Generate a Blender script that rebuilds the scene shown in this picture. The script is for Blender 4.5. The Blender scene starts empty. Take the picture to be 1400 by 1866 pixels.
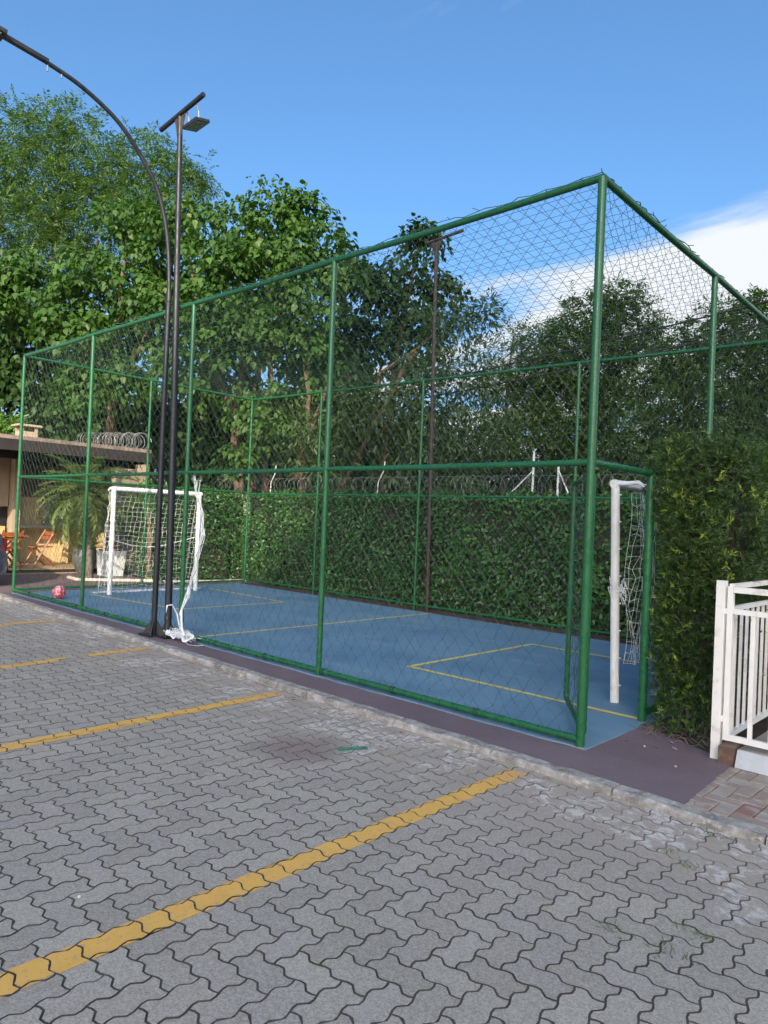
import bpy, math, random
import numpy as np
from mathutils import Vector, Matrix, Euler
R_ = math.radians
S = bpy.context.scene
COL = S.collection

# ------------------------------------------------------------------ camera
cam_d = bpy.data.cameras.new('camera'); cam = bpy.data.objects.new('camera', cam_d); COL.objects.link(cam)
CAM = Vector((2.4017, -4.6463, 1.5222)); YAW, PITCH, ROLL = -0.7558, 0.0106, 0.0434
fw = Vector((math.sin(YAW)*math.cos(PITCH), math.cos(YAW)*math.cos(PITCH), math.sin(PITCH)))
rt = Vector((math.cos(YAW), -math.sin(YAW), 0)); up = rt.cross(fw)
r2 = rt*math.cos(ROLL)+up*math.sin(ROLL); u2 = up*math.cos(ROLL)-rt*math.sin(ROLL)
M = Matrix((( r2.x,u2.x,-fw.x,CAM.x),(r2.y,u2.y,-fw.y,CAM.y),(r2.z,u2.z,-fw.z,CAM.z),(0,0,0,1)))
cam.matrix_world = M
cam_d.sensor_fit = 'VERTICAL'; cam_d.sensor_height = 36; cam_d.lens = 1306/1866*36
cam_d.clip_start = .05; cam_d.clip_end = 3000
S.camera = cam

# ------------------------------------------------------------------ sky, sun, exposure
SUN_AZ = math.atan2(.66, -.75); SUN_EL = R_(24)
world = bpy.data.worlds.new('World'); S.world = world; world.use_nodes = True
nt = world.node_tree; N = nt.nodes; Lk = nt.links; N.clear()
out = N.new('ShaderNodeOutputWorld'); bg = N.new('ShaderNodeBackground'); bg.inputs['Strength'].default_value = .13
sky = N.new('ShaderNodeTexSky'); sky.sky_type = 'NISHITA'; sky.sun_disc = False
sky.sun_elevation = SUN_EL; sky.sun_rotation = SUN_AZ; sky.air_density = .85; sky.dust_density = 6.0; sky.ozone_density = 4.0
tc = N.new('ShaderNodeTexCoord')
sep = N.new('ShaderNodeSeparateXYZ'); Lk.new(tc.outputs['Generated'], sep.inputs[0])
def wm(op, a, b=None, clamp=False):
    n = N.new('ShaderNodeMath'); n.operation = op; n.use_clamp = clamp
    for i, v in enumerate((a, b)):
        if v is None: continue
        if isinstance(v, (int, float)): n.inputs[i].default_value = v
        else: Lk.new(v, n.inputs[i])
    return n.outputs[0]
def wmr(v, a, b, c, d):
    n = N.new('ShaderNodeMapRange'); n.interpolation_type = 'SMOOTHSTEP'
    Lk.new(v, n.inputs[0])
    for i, x in enumerate((a, b, c, d)): n.inputs[1+i].default_value = x
    return n.outputs[0]
zz = wm('ADD', wm('MAXIMUM', sep.outputs['Z'], 0.0), .10)
comb = N.new('ShaderNodeCombineXYZ')
Lk.new(wm('DIVIDE', sep.outputs['X'], zz), comb.inputs[0]); Lk.new(wm('DIVIDE', sep.outputs['Y'], zz), comb.inputs[1])
mp = N.new('ShaderNodeMapping'); mp.inputs['Location'].default_value = (-.458, 2.835, 2.995); mp.inputs['Rotation'].default_value = (0, 0, R_(-12)); mp.inputs['Scale'].default_value = (.75, 2.1, 1)
Lk.new(comb.outputs[0], mp.inputs[0])
nz = N.new('ShaderNodeTexNoise'); nz.inputs['Scale'].default_value = .9; nz.inputs['Detail'].default_value = 7; nz.inputs['Roughness'].default_value = .55
Lk.new(mp.outputs[0], nz.inputs['Vector'])
sp2 = N.new('ShaderNodeSeparateXYZ'); Lk.new(comb.outputs[0], sp2.inputs[0])      # a cloud deck that thickens towards the north
far = wm('ADD', sp2.outputs['Y'], wm('MULTIPLY', sp2.outputs['X'], .16))
cv = wm('ADD', nz.outputs['Fac'], wmr(far, 1.2, 2.3, -.16, .08))
mask = wmr(cv, .44, .60, 0, 1.)
mix = N.new('ShaderNodeMix'); mix.data_type = 'RGBA'; Lk.new(mask, mix.inputs[0]); 
tint = N.new('ShaderNodeHueSaturation'); tint.inputs['Saturation'].default_value = 1.14; tint.inputs['Hue'].default_value = .494; tint.inputs['Value'].default_value = 1.0; Lk.new(sky.outputs[0], tint.inputs['Color'])
Lk.new(tint.outputs[0], mix.inputs[6]); mix.inputs[7].default_value = (2.75, 2.9, 3.05, 1)
Lk.new(mix.outputs[2], bg.inputs['Color']); Lk.new(bg.outputs[0], out.inputs[0])

sl = bpy.data.lights.new('sun', 'SUN'); sl.energy = 2.6; sl.angle = R_(.5); sl.color = (1.0, .86, .66)
sun = bpy.data.objects.new('sun', sl); COL.objects.link(sun)
sdir = Vector((math.sin(SUN_AZ)*math.cos(SUN_EL), math.cos(SUN_AZ)*math.cos(SUN_EL), math.sin(SUN_EL)))
sun.rotation_euler = (-sdir).to_track_quat('-Z', 'Y').to_euler(); sun.location = (10, -20, 20)
vs = S.view_settings; vs.view_transform = 'Standard'; vs.look = 'None'; vs.gamma = 1; vs.use_curve_mapping = False; vs.exposure = 1.35
S.cycles.use_denoising = True
S.cycles.max_bounces = 6; S.cycles.transparent_max_bounces = 8

# ------------------------------------------------------------------ materials
class NB:
    def __init__(s, name):
        s.m = bpy.data.materials.new(name); s.m.use_nodes = True; s.t = s.m.node_tree; s.n = s.t.nodes; s.l = s.t.links
        s.b = s.n['Principled BSDF']; s.o = s.n['Material Output']; s._p = None
    def pos(s):
        if not s._p: s._p = s.n.new('ShaderNodeNewGeometry').outputs['Position']
        return s._p
    def put(s, v, sock):
        if isinstance(v, (int, float)): sock.default_value = v
        elif isinstance(v, (tuple, list)): sock.default_value = tuple(v)+((1,) if len(v) == 3 and sock.type == 'RGBA' else ())
        else: s.l.new(v, sock)
    def noise(s, scale, detail=4, rough=.55, vec=None, sc=None):
        n = s.n.new('ShaderNodeTexNoise'); n.inputs['Scale'].default_value = scale; n.inputs['Detail'].default_value = detail; n.inputs['Roughness'].default_value = rough
        v = vec or s.pos()
        if sc:
            mp = s.n.new('ShaderNodeMapping'); mp.inputs['Scale'].default_value = sc; s.l.new(v, mp.inputs[0]); v = mp.outputs[0]
        s.l.new(v, n.inputs['Vector']); return n.outputs['Fac']
    def voro(s, scale, feature='F1'):
        n = s.n.new('ShaderNodeTexVoronoi'); n.feature = feature; n.inputs['Scale'].default_value = scale; s.l.new(s.pos(), n.inputs['Vector']); return n.outputs['Distance']
    def mr(s, v, a, b, c=0., d=1.):
        n = s.n.new('ShaderNodeMapRange'); n.interpolation_type = 'SMOOTHSTEP'; s.put(v, n.inputs[0])
        for i, x in enumerate((a, b, c, d)): n.inputs[1+i].default_value = x
        return n.outputs[0]
    def math(s, op, a, b=0., clamp=False):
        n = s.n.new('ShaderNodeMath'); n.operation = op; n.use_clamp = clamp; s.put(a, n.inputs[0]); s.put(b, n.inputs[1]); return n.outputs[0]
    def mix(s, f, a, b, mode='MIX'):
        n = s.n.new('ShaderNodeMix'); n.data_type = 'RGBA'; n.blend_type = mode; s.put(f, n.inputs[0]); s.put(a, n.inputs[6]); s.put(b, n.inputs[7]); return n.outputs[2]
    def sep(s):
        n = s.n.new('ShaderNodeSeparateXYZ'); s.l.new(s.pos(), n.inputs[0]); return n.outputs
    def bump(s, h, strength=.3, dist=.01):
        n = s.n.new('ShaderNodeBump'); n.inputs['Strength'].default_value = strength; n.inputs['Distance'].default_value = dist; s.put(h, n.inputs['Height']); s.l.new(n.outputs[0], s.b.inputs['Normal'])
    def rnd(s): return s.n.new('ShaderNodeObjectInfo').outputs['Random']
    def attr(s, name):
        n = s.n.new('ShaderNodeAttribute'); n.attribute_name = name; return n.outputs['Fac']
    def fin(s, col, rough=.6, metal=0., spec=.5):
        s.put(col, s.b.inputs['Base Color']); s.put(rough, s.b.inputs['Roughness']); s.put(metal, s.b.inputs['Metallic']); s.put(spec, s.b.inputs['Specular IOR Level']); return s.m
def sc(c, k): return tuple(x*k for x in c)
def pm(name, col, rough=.6, metal=0., var=.15, scale=6., bump=0., bscale=60., spec=.5, dirt=None, dscale=3., damt=.5, fine=None):
    b = NB(name)
    c = b.mix(b.mr(b.noise(scale, 5), .3, .7), sc(col, 1-var), sc(col, 1+var))
    if fine: c = b.mix(b.mr(b.noise(fine, 3), .35, .65), c, b.mix(.3, c, (.9, .9, .9)))
    if dirt: c = b.mix(b.mr(b.noise(dscale, 6, .65), .52, .74, 0, damt), c, dirt)
    if bump: b.bump(b.noise(bscale, 4), bump, .01)
    return b.fin(c, b.mr(b.noise(scale*2, 3), .3, .7, max(.05, rough-.08), min(1, rough+.08)), metal, spec)
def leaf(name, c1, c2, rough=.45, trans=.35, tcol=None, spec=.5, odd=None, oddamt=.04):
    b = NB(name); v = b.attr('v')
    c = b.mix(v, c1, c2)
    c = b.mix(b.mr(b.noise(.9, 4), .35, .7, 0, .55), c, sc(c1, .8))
    if odd: c = b.mix(b.mr(v, 1-oddamt, 1-oddamt+.01), c, odd)
    b.fin(c, rough, 0, spec)
    tr = b.n.new('ShaderNodeBsdfTranslucent'); b.put(b.mix(1., c, tcol or (1.6, 1.9, .7), 'MULTIPLY'), tr.inputs['Color'])
    ms = b.n.new('ShaderNodeMixShader'); ms.inputs[0].default_value = trans
    b.l.new(b.b.outputs[0], ms.inputs[1]); b.l.new(tr.outputs[0], ms.inputs[2]); b.l.new(ms.outputs[0], b.o.inputs[0])
    return b.m

def kerb_dist(b):       # metres from the kerb face out into the car park
    p = b.sep(); return b.math('SUBTRACT', -.58, b.math('ADD', p[1], b.math('MULTIPLY', p[0], .024)))
def paver_col(b, rnd):
    g = b.mix(b.math('POWER', rnd, 1.0), (.290, .250, .182), (.392, .344, .255))
    warm = b.mr(b.noise(.55, 3), .45, .68)
    hue = b.mr(b.math('FRACT', b.math('MULTIPLY', rnd, 7.31)), .55, 1., 0, .75)
    g = b.mix(hue, g, b.mix(.5, g, (.33, .27, .25)))
    g = b.mix(b.math('MULTIPLY', warm, .7), g, (.37, .305, .235))
    sp = b.math('ADD', b.math('MULTIPLY', b.noise(110, 3, .8), .6), b.math('MULTIPLY', b.noise(260, 2, .7), .4)); g = b.mix(b.mr(sp, .38, .62, 0, 1), b.mix(.38, g, (.06, .065, .07)), b.mix(.28, g, (.66, .65, .62)))
    pit = b.math('MULTIPLY', b.mr(b.voro(55), .07, .13, 1, 0), b.mr(b.noise(9, 2), .45, .6)); g = b.mix(b.math('MULTIPLY', pit, .65), g, (.05, .05, .05))
    kd = kerb_dist(b)
    near = b.mr(kd, .05, 1.15, 1, 0)
    g = b.mix(b.math('MULTIPLY', near, .6), g, (.34, .285, .23))
    blot = b.math('MULTIPLY', b.mr(b.math('ADD', b.noise(2.6, 7, .62), b.math('MULTIPLY', near, .16)), .60, .70), b.mr(kd, .0, 2.3, 1, .12))
    streak = b.mr(b.noise(17, 7, .72), .47, .57)
    g = b.mix(b.math('MULTIPLY', b.math('MULTIPLY', blot, streak), .75), g, (.62, .59, .54))
    p = b.pos()
    vm = b.n.new('ShaderNodeVectorMath'); vm.operation = 'DISTANCE'; b.l.new(p, vm.inputs[0]); vm.inputs[1].default_value = (-1.3, -1.45, -.05)
    st = b.math('MULTIPLY', b.mr(b.math('ADD', vm.outputs['Value'], b.math('MULTIPLY', b.noise(5, 4), .35)), .28, .62, 1, 0), .5)
    g = b.mix(st, g, (.13, .075, .07))
    return g
def paver_mat(name, src):
    b = NB(name); rnd = b.rnd() if src == 'obj' else b.attr('v')
    c = paver_col(b, rnd); b.bump(b.math('ADD', b.noise(180, 3, .6), b.math('MULTIPLY', b.noise(30, 3), .6)), .35, .004)
    return b.fin(c, .78, 0, .35)
MT = {}
MT['paver'] = paver_mat('paver_concrete', 'obj'); MT['paver_stuff'] = paver_mat('paver_concrete_field', 'attr')
b = NB('joint_sand'); c = b.mix(b.mr(b.noise(12, 5), .3, .7), (.046, .039, .030), (.080, .069, .054)); c = b.mix(b.mr(b.noise(1.5, 6), .52, .74, 0, .6), c, (.040, .055, .025))
c = b.mix(b.math('MULTIPLY', b.mr(kerb_dist(b), .05, 1.3, 1, 0), b.mr(b.noise(3.5, 5, .65), .40, .60, .15, .95)), c, (.21, .185, .155)); b.bump(b.noise(60, 4), .5, .006); MT['joint'] = b.fin(c, .95)
b = NB('far_paving'); br = b.n.new('ShaderNodeTexBrick'); br.inputs['Scale'].default_value = 4.4; br.inputs['Color1'].default_value = (.23, .235, .24, 1); br.inputs['Color2'].default_value = (.29, .285, .28, 1); br.inputs['Mortar'].default_value = (.06, .055, .05, 1); br.inputs['Mortar Size'].default_value = .015
b.l.new(b.pos(), br.inputs['Vector']); MT['far_paving'] = b.fin(br.outputs['Color'], .85)
b = NB('yellow_paint')
c = b.mix(b.noise(14, 4), (.62, .345, .07), (.74, .44, .11))
kd = kerb_dist(b); c = b.mix(b.mr(kd, .0, .5, .7, 0), c, (.60, .33, .14))
wear = b.math('ADD', b.noise(38, 6, .7), b.mr(kd, 0, .5, .07, 0)); c = b.mix(b.mr(wear, .55, .68, 0, .8), c, (.34, .28, .20)); c = b.mix(b.mr(b.voro(60), .08, .13, .7, 0), c, (.12, .09, .05))
b.bump(b.noise(150, 3), .3, .003); MT['yellow'] = b.fin(c, .7, 0, .35)
MT['green_mark'] = pm('green_spill', (.06, .20, .13), .7, var=.3, scale=30)
b = NB('court_blue'); c = b.mix(b.mr(b.noise(.8, 5), .3, .7), (.105, .215, .305), (.140, .262, .355)); c = b.mix(b.mr(b.noise(3.5, 7, .7), .50, .72, 0, .4), c, (.17, .26, .34)); c = b.mix(b.mr(b.voro(5), .015, .03, .5, 0), c, (.4, .45, .5))
c = b.mix(b.mr(b.noise(14, 6, .7), .60, .72, 0, .22), c, (.035, .09, .17))
c = b.mix(b.mr(b.noise(2.2, 6, .7, sc=(.35, 1.6, 1)), .49, .64, 0, .40), c, (.24, .31, .36)); c = b.mix(b.mr(b.noise(1.1, 5), .50, .68, 0, .40), c, (.06, .14, .23))
p_ = b.sep(); edge = b.mr(p_[1], .0, .5, 1, 0); c = b.mix(b.math('MULTIPLY', edge, b.mr(b.noise(9, 6, .7), .45, .65, 0, .6)), c, (.20, .19, .18))
b.bump(b.noise(220, 3), .25, .003); MT['blue'] = b.fin(c, .62, 0, .4)
MT['court_yellow'] = pm('court_line_paint', (.68, .56, .14), .6, var=.12, scale=9, dirt=(.25, .27, .25), dscale=9, damt=.6)
b = NB('taupe_floor_paint'); c = b.mix(b.mr(b.noise(1.2, 5), .3, .7), (.135, .098, .108), (.175, .128, .138)); c = b.mix(b.mr(b.noise(6, 7, .7), .55, .75, 0, .35), c, (.21, .17, .165)); c = b.mix(b.mr(b.voro(7), .02, .035, .6, 0), c, (.5, .48, .45)); c = b.mix(b.mr(b.noise(3, 7, .7, sc=(.4, 1.5, 1)), .55, .70, 0, .5), c, (.10, .075, .08)); c = b.mix(b.mr(b.noise(40, 4, .7), .60, .72, 0, .4), c, (.33, .29, .27))
b.bump(b.noise(160, 3), .3, .003); MT['taupe'] = b.fin(c, .66, 0, .4)
b = NB('kerb_concrete'); n1 = b.noise(7, 7, .7); c = b.mix(b.mr(n1, .35, .65), (.22, .20, .175), (.44, .42, .385)); c = b.mix(b.mr(b.noise(2.3, 5), .55, .75, 0, .75), c, (.11, .10, .085)); c = b.mix(b.mr(b.noise(28, 5, .7), .55, .68, 0, .7), c, (.62, .6, .56)); c = b.mix(b.mr(b.noise(1.1, 4), .6, .72, 0, .4), c, (.07, .085, .05))
b.bump(b.math('ADD', b.noise(24, 6, .7), b.noise(120, 3)), .9, .012); MT['kerb'] = b.fin(c, .9, 0, .3)
MT['green'] = pm('green_enamel', (.013, .105, .036), .3, var=.08, scale=5, bump=.08, bscale=40, dirt=(.03, .07, .04), dscale=22, damt=.4)
MT['net'] = pm('green_cord', (.030, .060, .048), .75, var=.2)
MT['net_grey'] = pm('weathered_cord', (.05, .075, .065), .75, var=.25, scale=1.5)
MT['white'] = pm('white_enamel', (.74, .74, .70), .42, var=.05, scale=4, dirt=(.45, .40, .32), dscale=7, damt=.45)
MT['gate_white'] = pm('gate_white_paint', (.78, .76, .70), .45, var=.04, scale=4, dirt=(.34, .24, .14), dscale=9, damt=.5)
MT['white_cord'] = pm('white_cord', (.72, .74, .74), .8, var=.08)
MT['pole'] = pm('dark_pole_paint', (.011, .013, .017), .5, var=.3, scale=5, bump=.15, bscale=25, dirt=(.03, .028, .026), dscale=6, damt=.5)
MT['rust'] = pm('rusty_pole_paint', (.05, .034, .03), .7, var=.3, scale=8, dirt=(.13, .065, .04), damt=.6)
MT['lens'] = pm('lamp_lens', (.16, .22, .19), .3, var=.1)
MT['galv'] = pm('galvanised_wire', (.24, .25, .25), .5, .5, var=.15)
MT['bark'] = pm('bark', (.14, .09, .058), .9, var=.35, scale=7, bump=.9, bscale=18, dirt=(.07, .06, .045), dscale=4, damt=.7)
MT['bark2'] = pm('pale_bark', (.15, .13, .105), .9, var=.3, scale=7, bump=.8, bscale=18)
MT['soil'] = pm('soil', (.075, .055, .04), .95, var=.4, scale=5, bump=.9, bscale=14, dirt=(.05, .07, .03), dscale=1.5, damt=.5)
MT['hedge_core'] = pm('hedge_dark_core', (.022, .022, .012), .95, var=.4, scale=9)  # near-black colour standing in for the dark inside of the hedges
MT['bigleaf'] = leaf('broad_leaves', (.030, .080, .016), (.085, .170, .030), .5, .3, spec=.3, odd=(.30, .30, .04), oddamt=.012)
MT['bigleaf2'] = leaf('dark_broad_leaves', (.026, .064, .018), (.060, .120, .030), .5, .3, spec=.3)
MT['bamboo'] = leaf('bamboo_leaves', (.052, .108, .028), (.118, .195, .052), .55, .35, odd=(.40, .30, .05), oddamt=.02)
MT['narrow'] = leaf('narrow_leaves', (.042, .080, .022), (.105, .165, .048), .5, .3)
MT['fine'] = leaf('feathery_leaves', (.042, .084, .020), (.105, .175, .040), .5, .35)
MT['hedge'] = leaf('hedge_leaves', (.026, .090, .017), (.074, .200, .036), .42, .22, odd=(.16, .24, .05), oddamt=.03)
MT['yew'] = leaf('needle_leaves', (.030, .070, .015), (.088, .156, .032), .5, .2, odd=(.24, .33, .04), oddamt=.10)
MT['far'] = leaf('far_leaves', (.026, .056, .024), (.05, .095, .035), .6, .25)
MT['palm'] = leaf('palm_leaves', (.11, .16, .05), (.25, .31, .11), .5, .3)
MT['bush'] = leaf('bush_leaves', (.07, .17, .03), (.15, .27, .05), .42, .35)
MT['grass'] = leaf('grass_blades', (.06, .11, .03), (.13, .17, .06), .6, .3)
MT['wall_cream'] = pm('cream_wall', (.54, .41, .21), .85, var=.07, scale=1.6, bump=.2, dirt=(.42, .30, .15), dscale=1.4, damt=.55)
MT['wall_pale'] = pm('pale_wall', (.36, .29, .21), .85, var=.06, scale=2, bump=.2)
MT['roof'] = pm('brown_fascia', (.020, .014, .014), .7, var=.2, scale=3)
MT['upper_shaded'] = pm('brown_shaded_wall', (.10, .065, .045), .7, var=.2, scale=3)  # darkened wall colour, standing in for shade and the roof underside
MT['rooftile'] = pm('roof_tile', (.20, .15, .13), .85, var=.25, scale=4)
MT['wood'] = pm('orange_wood', (.27, .078, .022), .45, var=.2, scale=12)
MT['stone'] = pm('counter_stone', (.06, .06, .058), .3, var=.3, scale=14)
MT['steel'] = pm('brushed_steel', (.55, .57, .58), .3, .9, var=.1)
MT['black'] = pm('flat_black', (.012, .012, .012), .85, var=.3)
MT['pot'] = pm('grey_glazed_pot', (.11, .115, .11), .35, var=.2, scale=6)
MT['planter_w'] = pm('white_planter', (.62, .66, .67), .55, var=.06)
MT['planter_b'] = pm('black_planter', (.02, .022, .028), .5, var=.2)
MT['terracotta'] = pm('terracotta_flower', (.45, .10, .03), .6, var=.2)
MT['edging'] = pm('edging_concrete', (.52, .47, .40), .9, var=.15, bump=.5)
MT['patio'] = pm('patio_floor', (.40, .29, .18), .55, var=.15, scale=3)
MT['tile_w'] = pm('white_tile', (.46, .47, .47), .3, var=.06, scale=5, dirt=(.40, .38, .34), dscale=6, damt=.5)
MT['tile_g'] = pm('stone_floor_tile', (.24, .20, .165), .5, var=.2, scale=6, dirt=(.13, .10, .08), damt=.5)
MT['step'] = pm('brown_step_tile', (.12, .07, .048), .5, var=.25, scale=9, dirt=(.33, .28, .2), dscale=10, damt=.5)
b = NB('pink_brick_paver'); rn = b.rnd(); c = b.mix(rn, (.27, .205, .165), (.33, .285, .235)); c = b.mix(b.mr(b.math('FRACT', b.math('MULTIPLY', rn, 5.7)), .84, .92), c, (.26, .14, .115)); c = b.mix(b.mr(b.noise(9, 6, .7), .48, .66, 0, .65), c, (.40, .37, .335)); c = b.mix(b.mr(b.noise(200, 2), .4, .7, 0, .3), c, (.12, .1, .09)); b.bump(b.noise(90, 4), .6, .006); MT['brick'] = b.fin(c, .85, 0, .3)
MT['facade'] = pm('apartment_render', (.62, .58, .50), .85, var=.05, scale=.6)
MT['glass'] = pm('window_glass', (.05, .06, .07), .08, var=.1)
MT['rubber'] = pm('tyre_rubber', (.015, .015, .016), .8, var=.2)
MT['carpaint'] = pm('dark_blue_car_paint', (.018, .022, .035), .25, var=.1)
MT['carglass'] = pm('dark_car_glass', (.01, .012, .014), .06, var=.1)
MT['redlens'] = pm('red_light_lens', (.10, .008, .01), .2, var=.1)
b = NB('ball_skin'); c = b.mix(b.mr(b.noise(9, 3), .50, .54), (.62, .045, .075), (.72, .42, .44)); MT['ball'] = b.fin(c, .45)
MT['terrain'] = pm('dry_grass_ground', (.06, .075, .03), .95, var=.4, scale=.4)
MT['cable'] = pm('cable_sheath', (.02, .02, .02), .7)
MT['litter'] = pm('pale_litter', (.6, .57, .5), .8)

# ------------------------------------------------------------------ builders
class MB:
    def __init__(s): s.v = []; s.f = []
    def add(s, v, f):
        o = len(s.v); s.v += [tuple(x) for x in v]; s.f += [tuple(i+o for i in q) for q in f]; return s
    def box(s, c, d, rz=0., mtx=None):
        hx, hy, hz = d[0]/2, d[1]/2, d[2]/2
        vs_ = [Vector((x, y, z)) for x in (-hx, hx) for y in (-hy, hy) for z in (-hz, hz)]
        m = (mtx.to_4x4() if mtx else Matrix.Rotation(rz, 4, 'Z')); vs_ = [m @ v + Vector(c) for v in vs_]
        return s.add(vs_, [(0,1,3,2),(4,6,7,5),(0,4,5,1),(2,3,7,6),(0,2,6,4),(1,5,7,3)])
    def bbox(s, lo, hi): return s.box([(a+b_)/2 for a, b_ in zip(lo, hi)], [b_-a for a, b_ in zip(lo, hi)])
    def bevbox(s, lo, hi, w=.01):      # box with chamfered top edges
        x0,y0,z0 = lo; x1,y1,z1 = hi
        v = [(x0,y0,z0),(x1,y0,z0),(x1,y1,z0),(x0,y1,z0),(x0,y0,z1-w),(x1,y0,z1-w),(x1,y1,z1-w),(x0,y1,z1-w),(x0+w,y0+w,z1),(x1-w,y0+w,z1),(x1-w,y1-w,z1),(x0+w,y1-w,z1)]
        f = [(3,2,1,0),(8,9,10,11)]
        for k in range(4):
            n = (k+1) % 4; f += [(k,n,4+n,4+k),(4+k,4+n,8+n,8+k)]
        return s.add(v, f)
    def tube(s, pts, r, n=8, cap=True):
        pts = [Vector(p) for p in pts]; k = len(pts)
        rr = [r]*k if isinstance(r, (int, float)) else list(r)
        t0 = (pts[1]-pts[0]).normalized(); a = Vector((0,0,1)) if abs(t0.z) < .9 else Vector((1,0,0))
        u = t0.cross(a).normalized(); vs_ = []; 
        for i in range(k):
            t = (pts[min(i+1,k-1)]-pts[max(i-1,0)]).normalized()
            u = (u - t*u.dot(t)).normalized(); w = t.cross(u)
            for j in range(n):
                q = 2*math.pi*j/n; vs_.append(pts[i]+(u*math.cos(q)+w*math.sin(q))*rr[i])
        f = [(i*n+j, i*n+(j+1) % n, (i+1)*n+(j+1) % n, (i+1)*n+j) for i in range(k-1) for j in range(n)]
        if cap: f += [tuple(range(n-1,-1,-1)), tuple((k-1)*n+j for j in range(n))]
        return s.add(vs_, f)
    def lathe(s, prof, c=(0,0,0), n=20):
        vs_ = []; k = len(prof)
        for r, z in prof:
            for j in range(n):
                q = 2*math.pi*j/n; vs_.append((c[0]+r*math.cos(q), c[1]+r*math.sin(q), c[2]+z))
        f = [(i*n+j, i*n+(j+1) % n, (i+1)*n+(j+1) % n, (i+1)*n+j) for i in range(k-1) for j in range(n)]
        f += [tuple(range(n-1,-1,-1)), tuple((k-1)*n+j for j in range(n))]
        return s.add(vs_, f)
    def mesh(s, name, mat, smooth=False):
        me = bpy.data.meshes.new(name); me.from_pydata(s.v, [], s.f); me.update()
        if mat: me.materials.append(MT[mat] if isinstance(mat, str) else mat)
        if smooth:
            me.polygons.foreach_set('use_smooth', [True]*len(me.polygons))
            try: me.set_sharp_from_angle(angle=R_(40))
            except Exception: pass
        return me
    def build(s, name, mat, parent=None, smooth=False, local=False):
        return link(name, s.mesh(name, mat, smooth), parent, local)
def link(name, me, parent=None, local=False):
    o = bpy.data.objects.new(name, me); COL.objects.link(o)
    if parent:
        o.parent = parent
        if not local: o.matrix_parent_inverse = PINV.get(parent.name, Matrix.Identity(4))
    return o
PINV = {}
def tag(o, label, cat, group=None, kind=None):
    o['label'] = label; o['category'] = cat
    if group: o['group'] = group
    if kind: o['kind'] = kind
    if o.name not in PINV: PINV[o.name] = Matrix.Translation(-Vector(o.location)) if o.type == 'EMPTY' and o.rotation_euler.z == 0 else Matrix.Identity(4)
    return o
def thing(name, loc, label, cat, group=None, rz=0., kind=None):
    o = bpy.data.objects.new(name, None); COL.objects.link(o); o.location = loc; o.rotation_euler = (0,0,rz); o.empty_display_size = .1
    return tag(o, label, cat, group, kind)
def copy_tree(o, parent=None):
    c = o.copy(); COL.objects.link(c)
    if parent: c.parent = parent; c.matrix_parent_inverse = o.matrix_parent_inverse
    for ch in list(o.children): copy_tree(ch, c)
    return c
def stuff(o): o['kind'] = 'stuff'; return o
def struct(o, label, cat): return tag(o, label, cat, None, 'structure')

def big_mesh(name, V, faces, mat, vals=None):
    # V (n,3), faces: (m,k) int array, all faces with k corners
    me = bpy.data.meshes.new(name); n, (m, k) = len(V), faces.shape
    me.vertices.add(n); me.vertices.foreach_set('co', np.ascontiguousarray(V, dtype=np.float32).ravel())
    me.loops.add(m*k); me.loops.foreach_set('vertex_index', faces.astype(np.int32).ravel())
    me.polygons.add(m); me.polygons.foreach_set('loop_start', np.arange(0, m*k, k, dtype=np.int32))
    if vals is not None:
        a = me.attributes.new('v', 'FLOAT', 'POINT'); a.data.foreach_set('value', np.ascontiguousarray(vals, dtype=np.float32))
    me.update(calc_edges=True); me.validate()
    me.materials.append(MT[mat]); return me
T_OVATE = (np.array([(0,0,0),(-.36,.42,.07),(0,.45,-.02),(.36,.42,.07),(0,1,-.12)], float), np.array([(0,2,1),(1,2,4),(0,3,2),(2,3,4)]))
T_HEART = (np.array([(0,.05,0),(-.40,.22,.03),(-.36,.55,.05),(0,.5,-.05),(.40,.22,.03),(.36,.55,.05),(0,1,-.16)], float), np.array([(0,3,1),(1,3,2),(2,3,6),(0,4,3),(4,5,3),(3,5,6)]))
T_BLADE = (np.array([(0,0,0),(-.5,.45,.0),(0,1,-.06),(.5,.45,.0)], float), np.array([(0,3,2),(0,2,1)]))
def nrm(a): return a/np.maximum(np.linalg.norm(a, axis=-1, keepdims=True), 1e-9)
def scatter(T, P, D, U, L, Wd, val):
    tv, tf = T; n = len(P); D = nrm(D); X = nrm(np.cross(D, U)); Z = np.cross(X, D)
    L = np.broadcast_to(L, n); Wd = np.broadcast_to(Wd, n)
    V = P[:,None,:] + X[:,None,:]*(tv[None,:,0,None]*Wd[:,None,None]) + D[:,None,:]*(tv[None,:,1,None]*L[:,None,None]) + Z[:,None,:]*(tv[None,:,2,None]*L[:,None,None])
    k = len(tv); F = tf[None]+(np.arange(n)*k)[:,None,None]
    return V.reshape(-1,3), F.reshape(-1,tf.shape[1]), np.repeat(val, k)
def crown_points(rg, lobes, dens, low=.45):
    P, O = [], []
    for (x, y, z, r) in lobes:
        n = max(4, int(dens*4*math.pi*r*r)); d = nrm(rg.normal(size=(n,3)))
        keep = rg.random(n) < np.where(d[:,2] > -.1, 1, low); d = d[keep]; n = len(d)
        bump_ = 1+.30*np.sin(d[:,0]*5+x*3)*np.cos(d[:,1]*4+y*2)+.16*np.sin(d[:,2]*9+x)
        q = d*(r*bump_*(.45+.6*rg.random(n)**.45))[:,None]; q[:,2] *= .9
        P.append(np.array((x,y,z))+q); O.append(d)
    return np.concatenate(P), np.concatenate(O)
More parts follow.
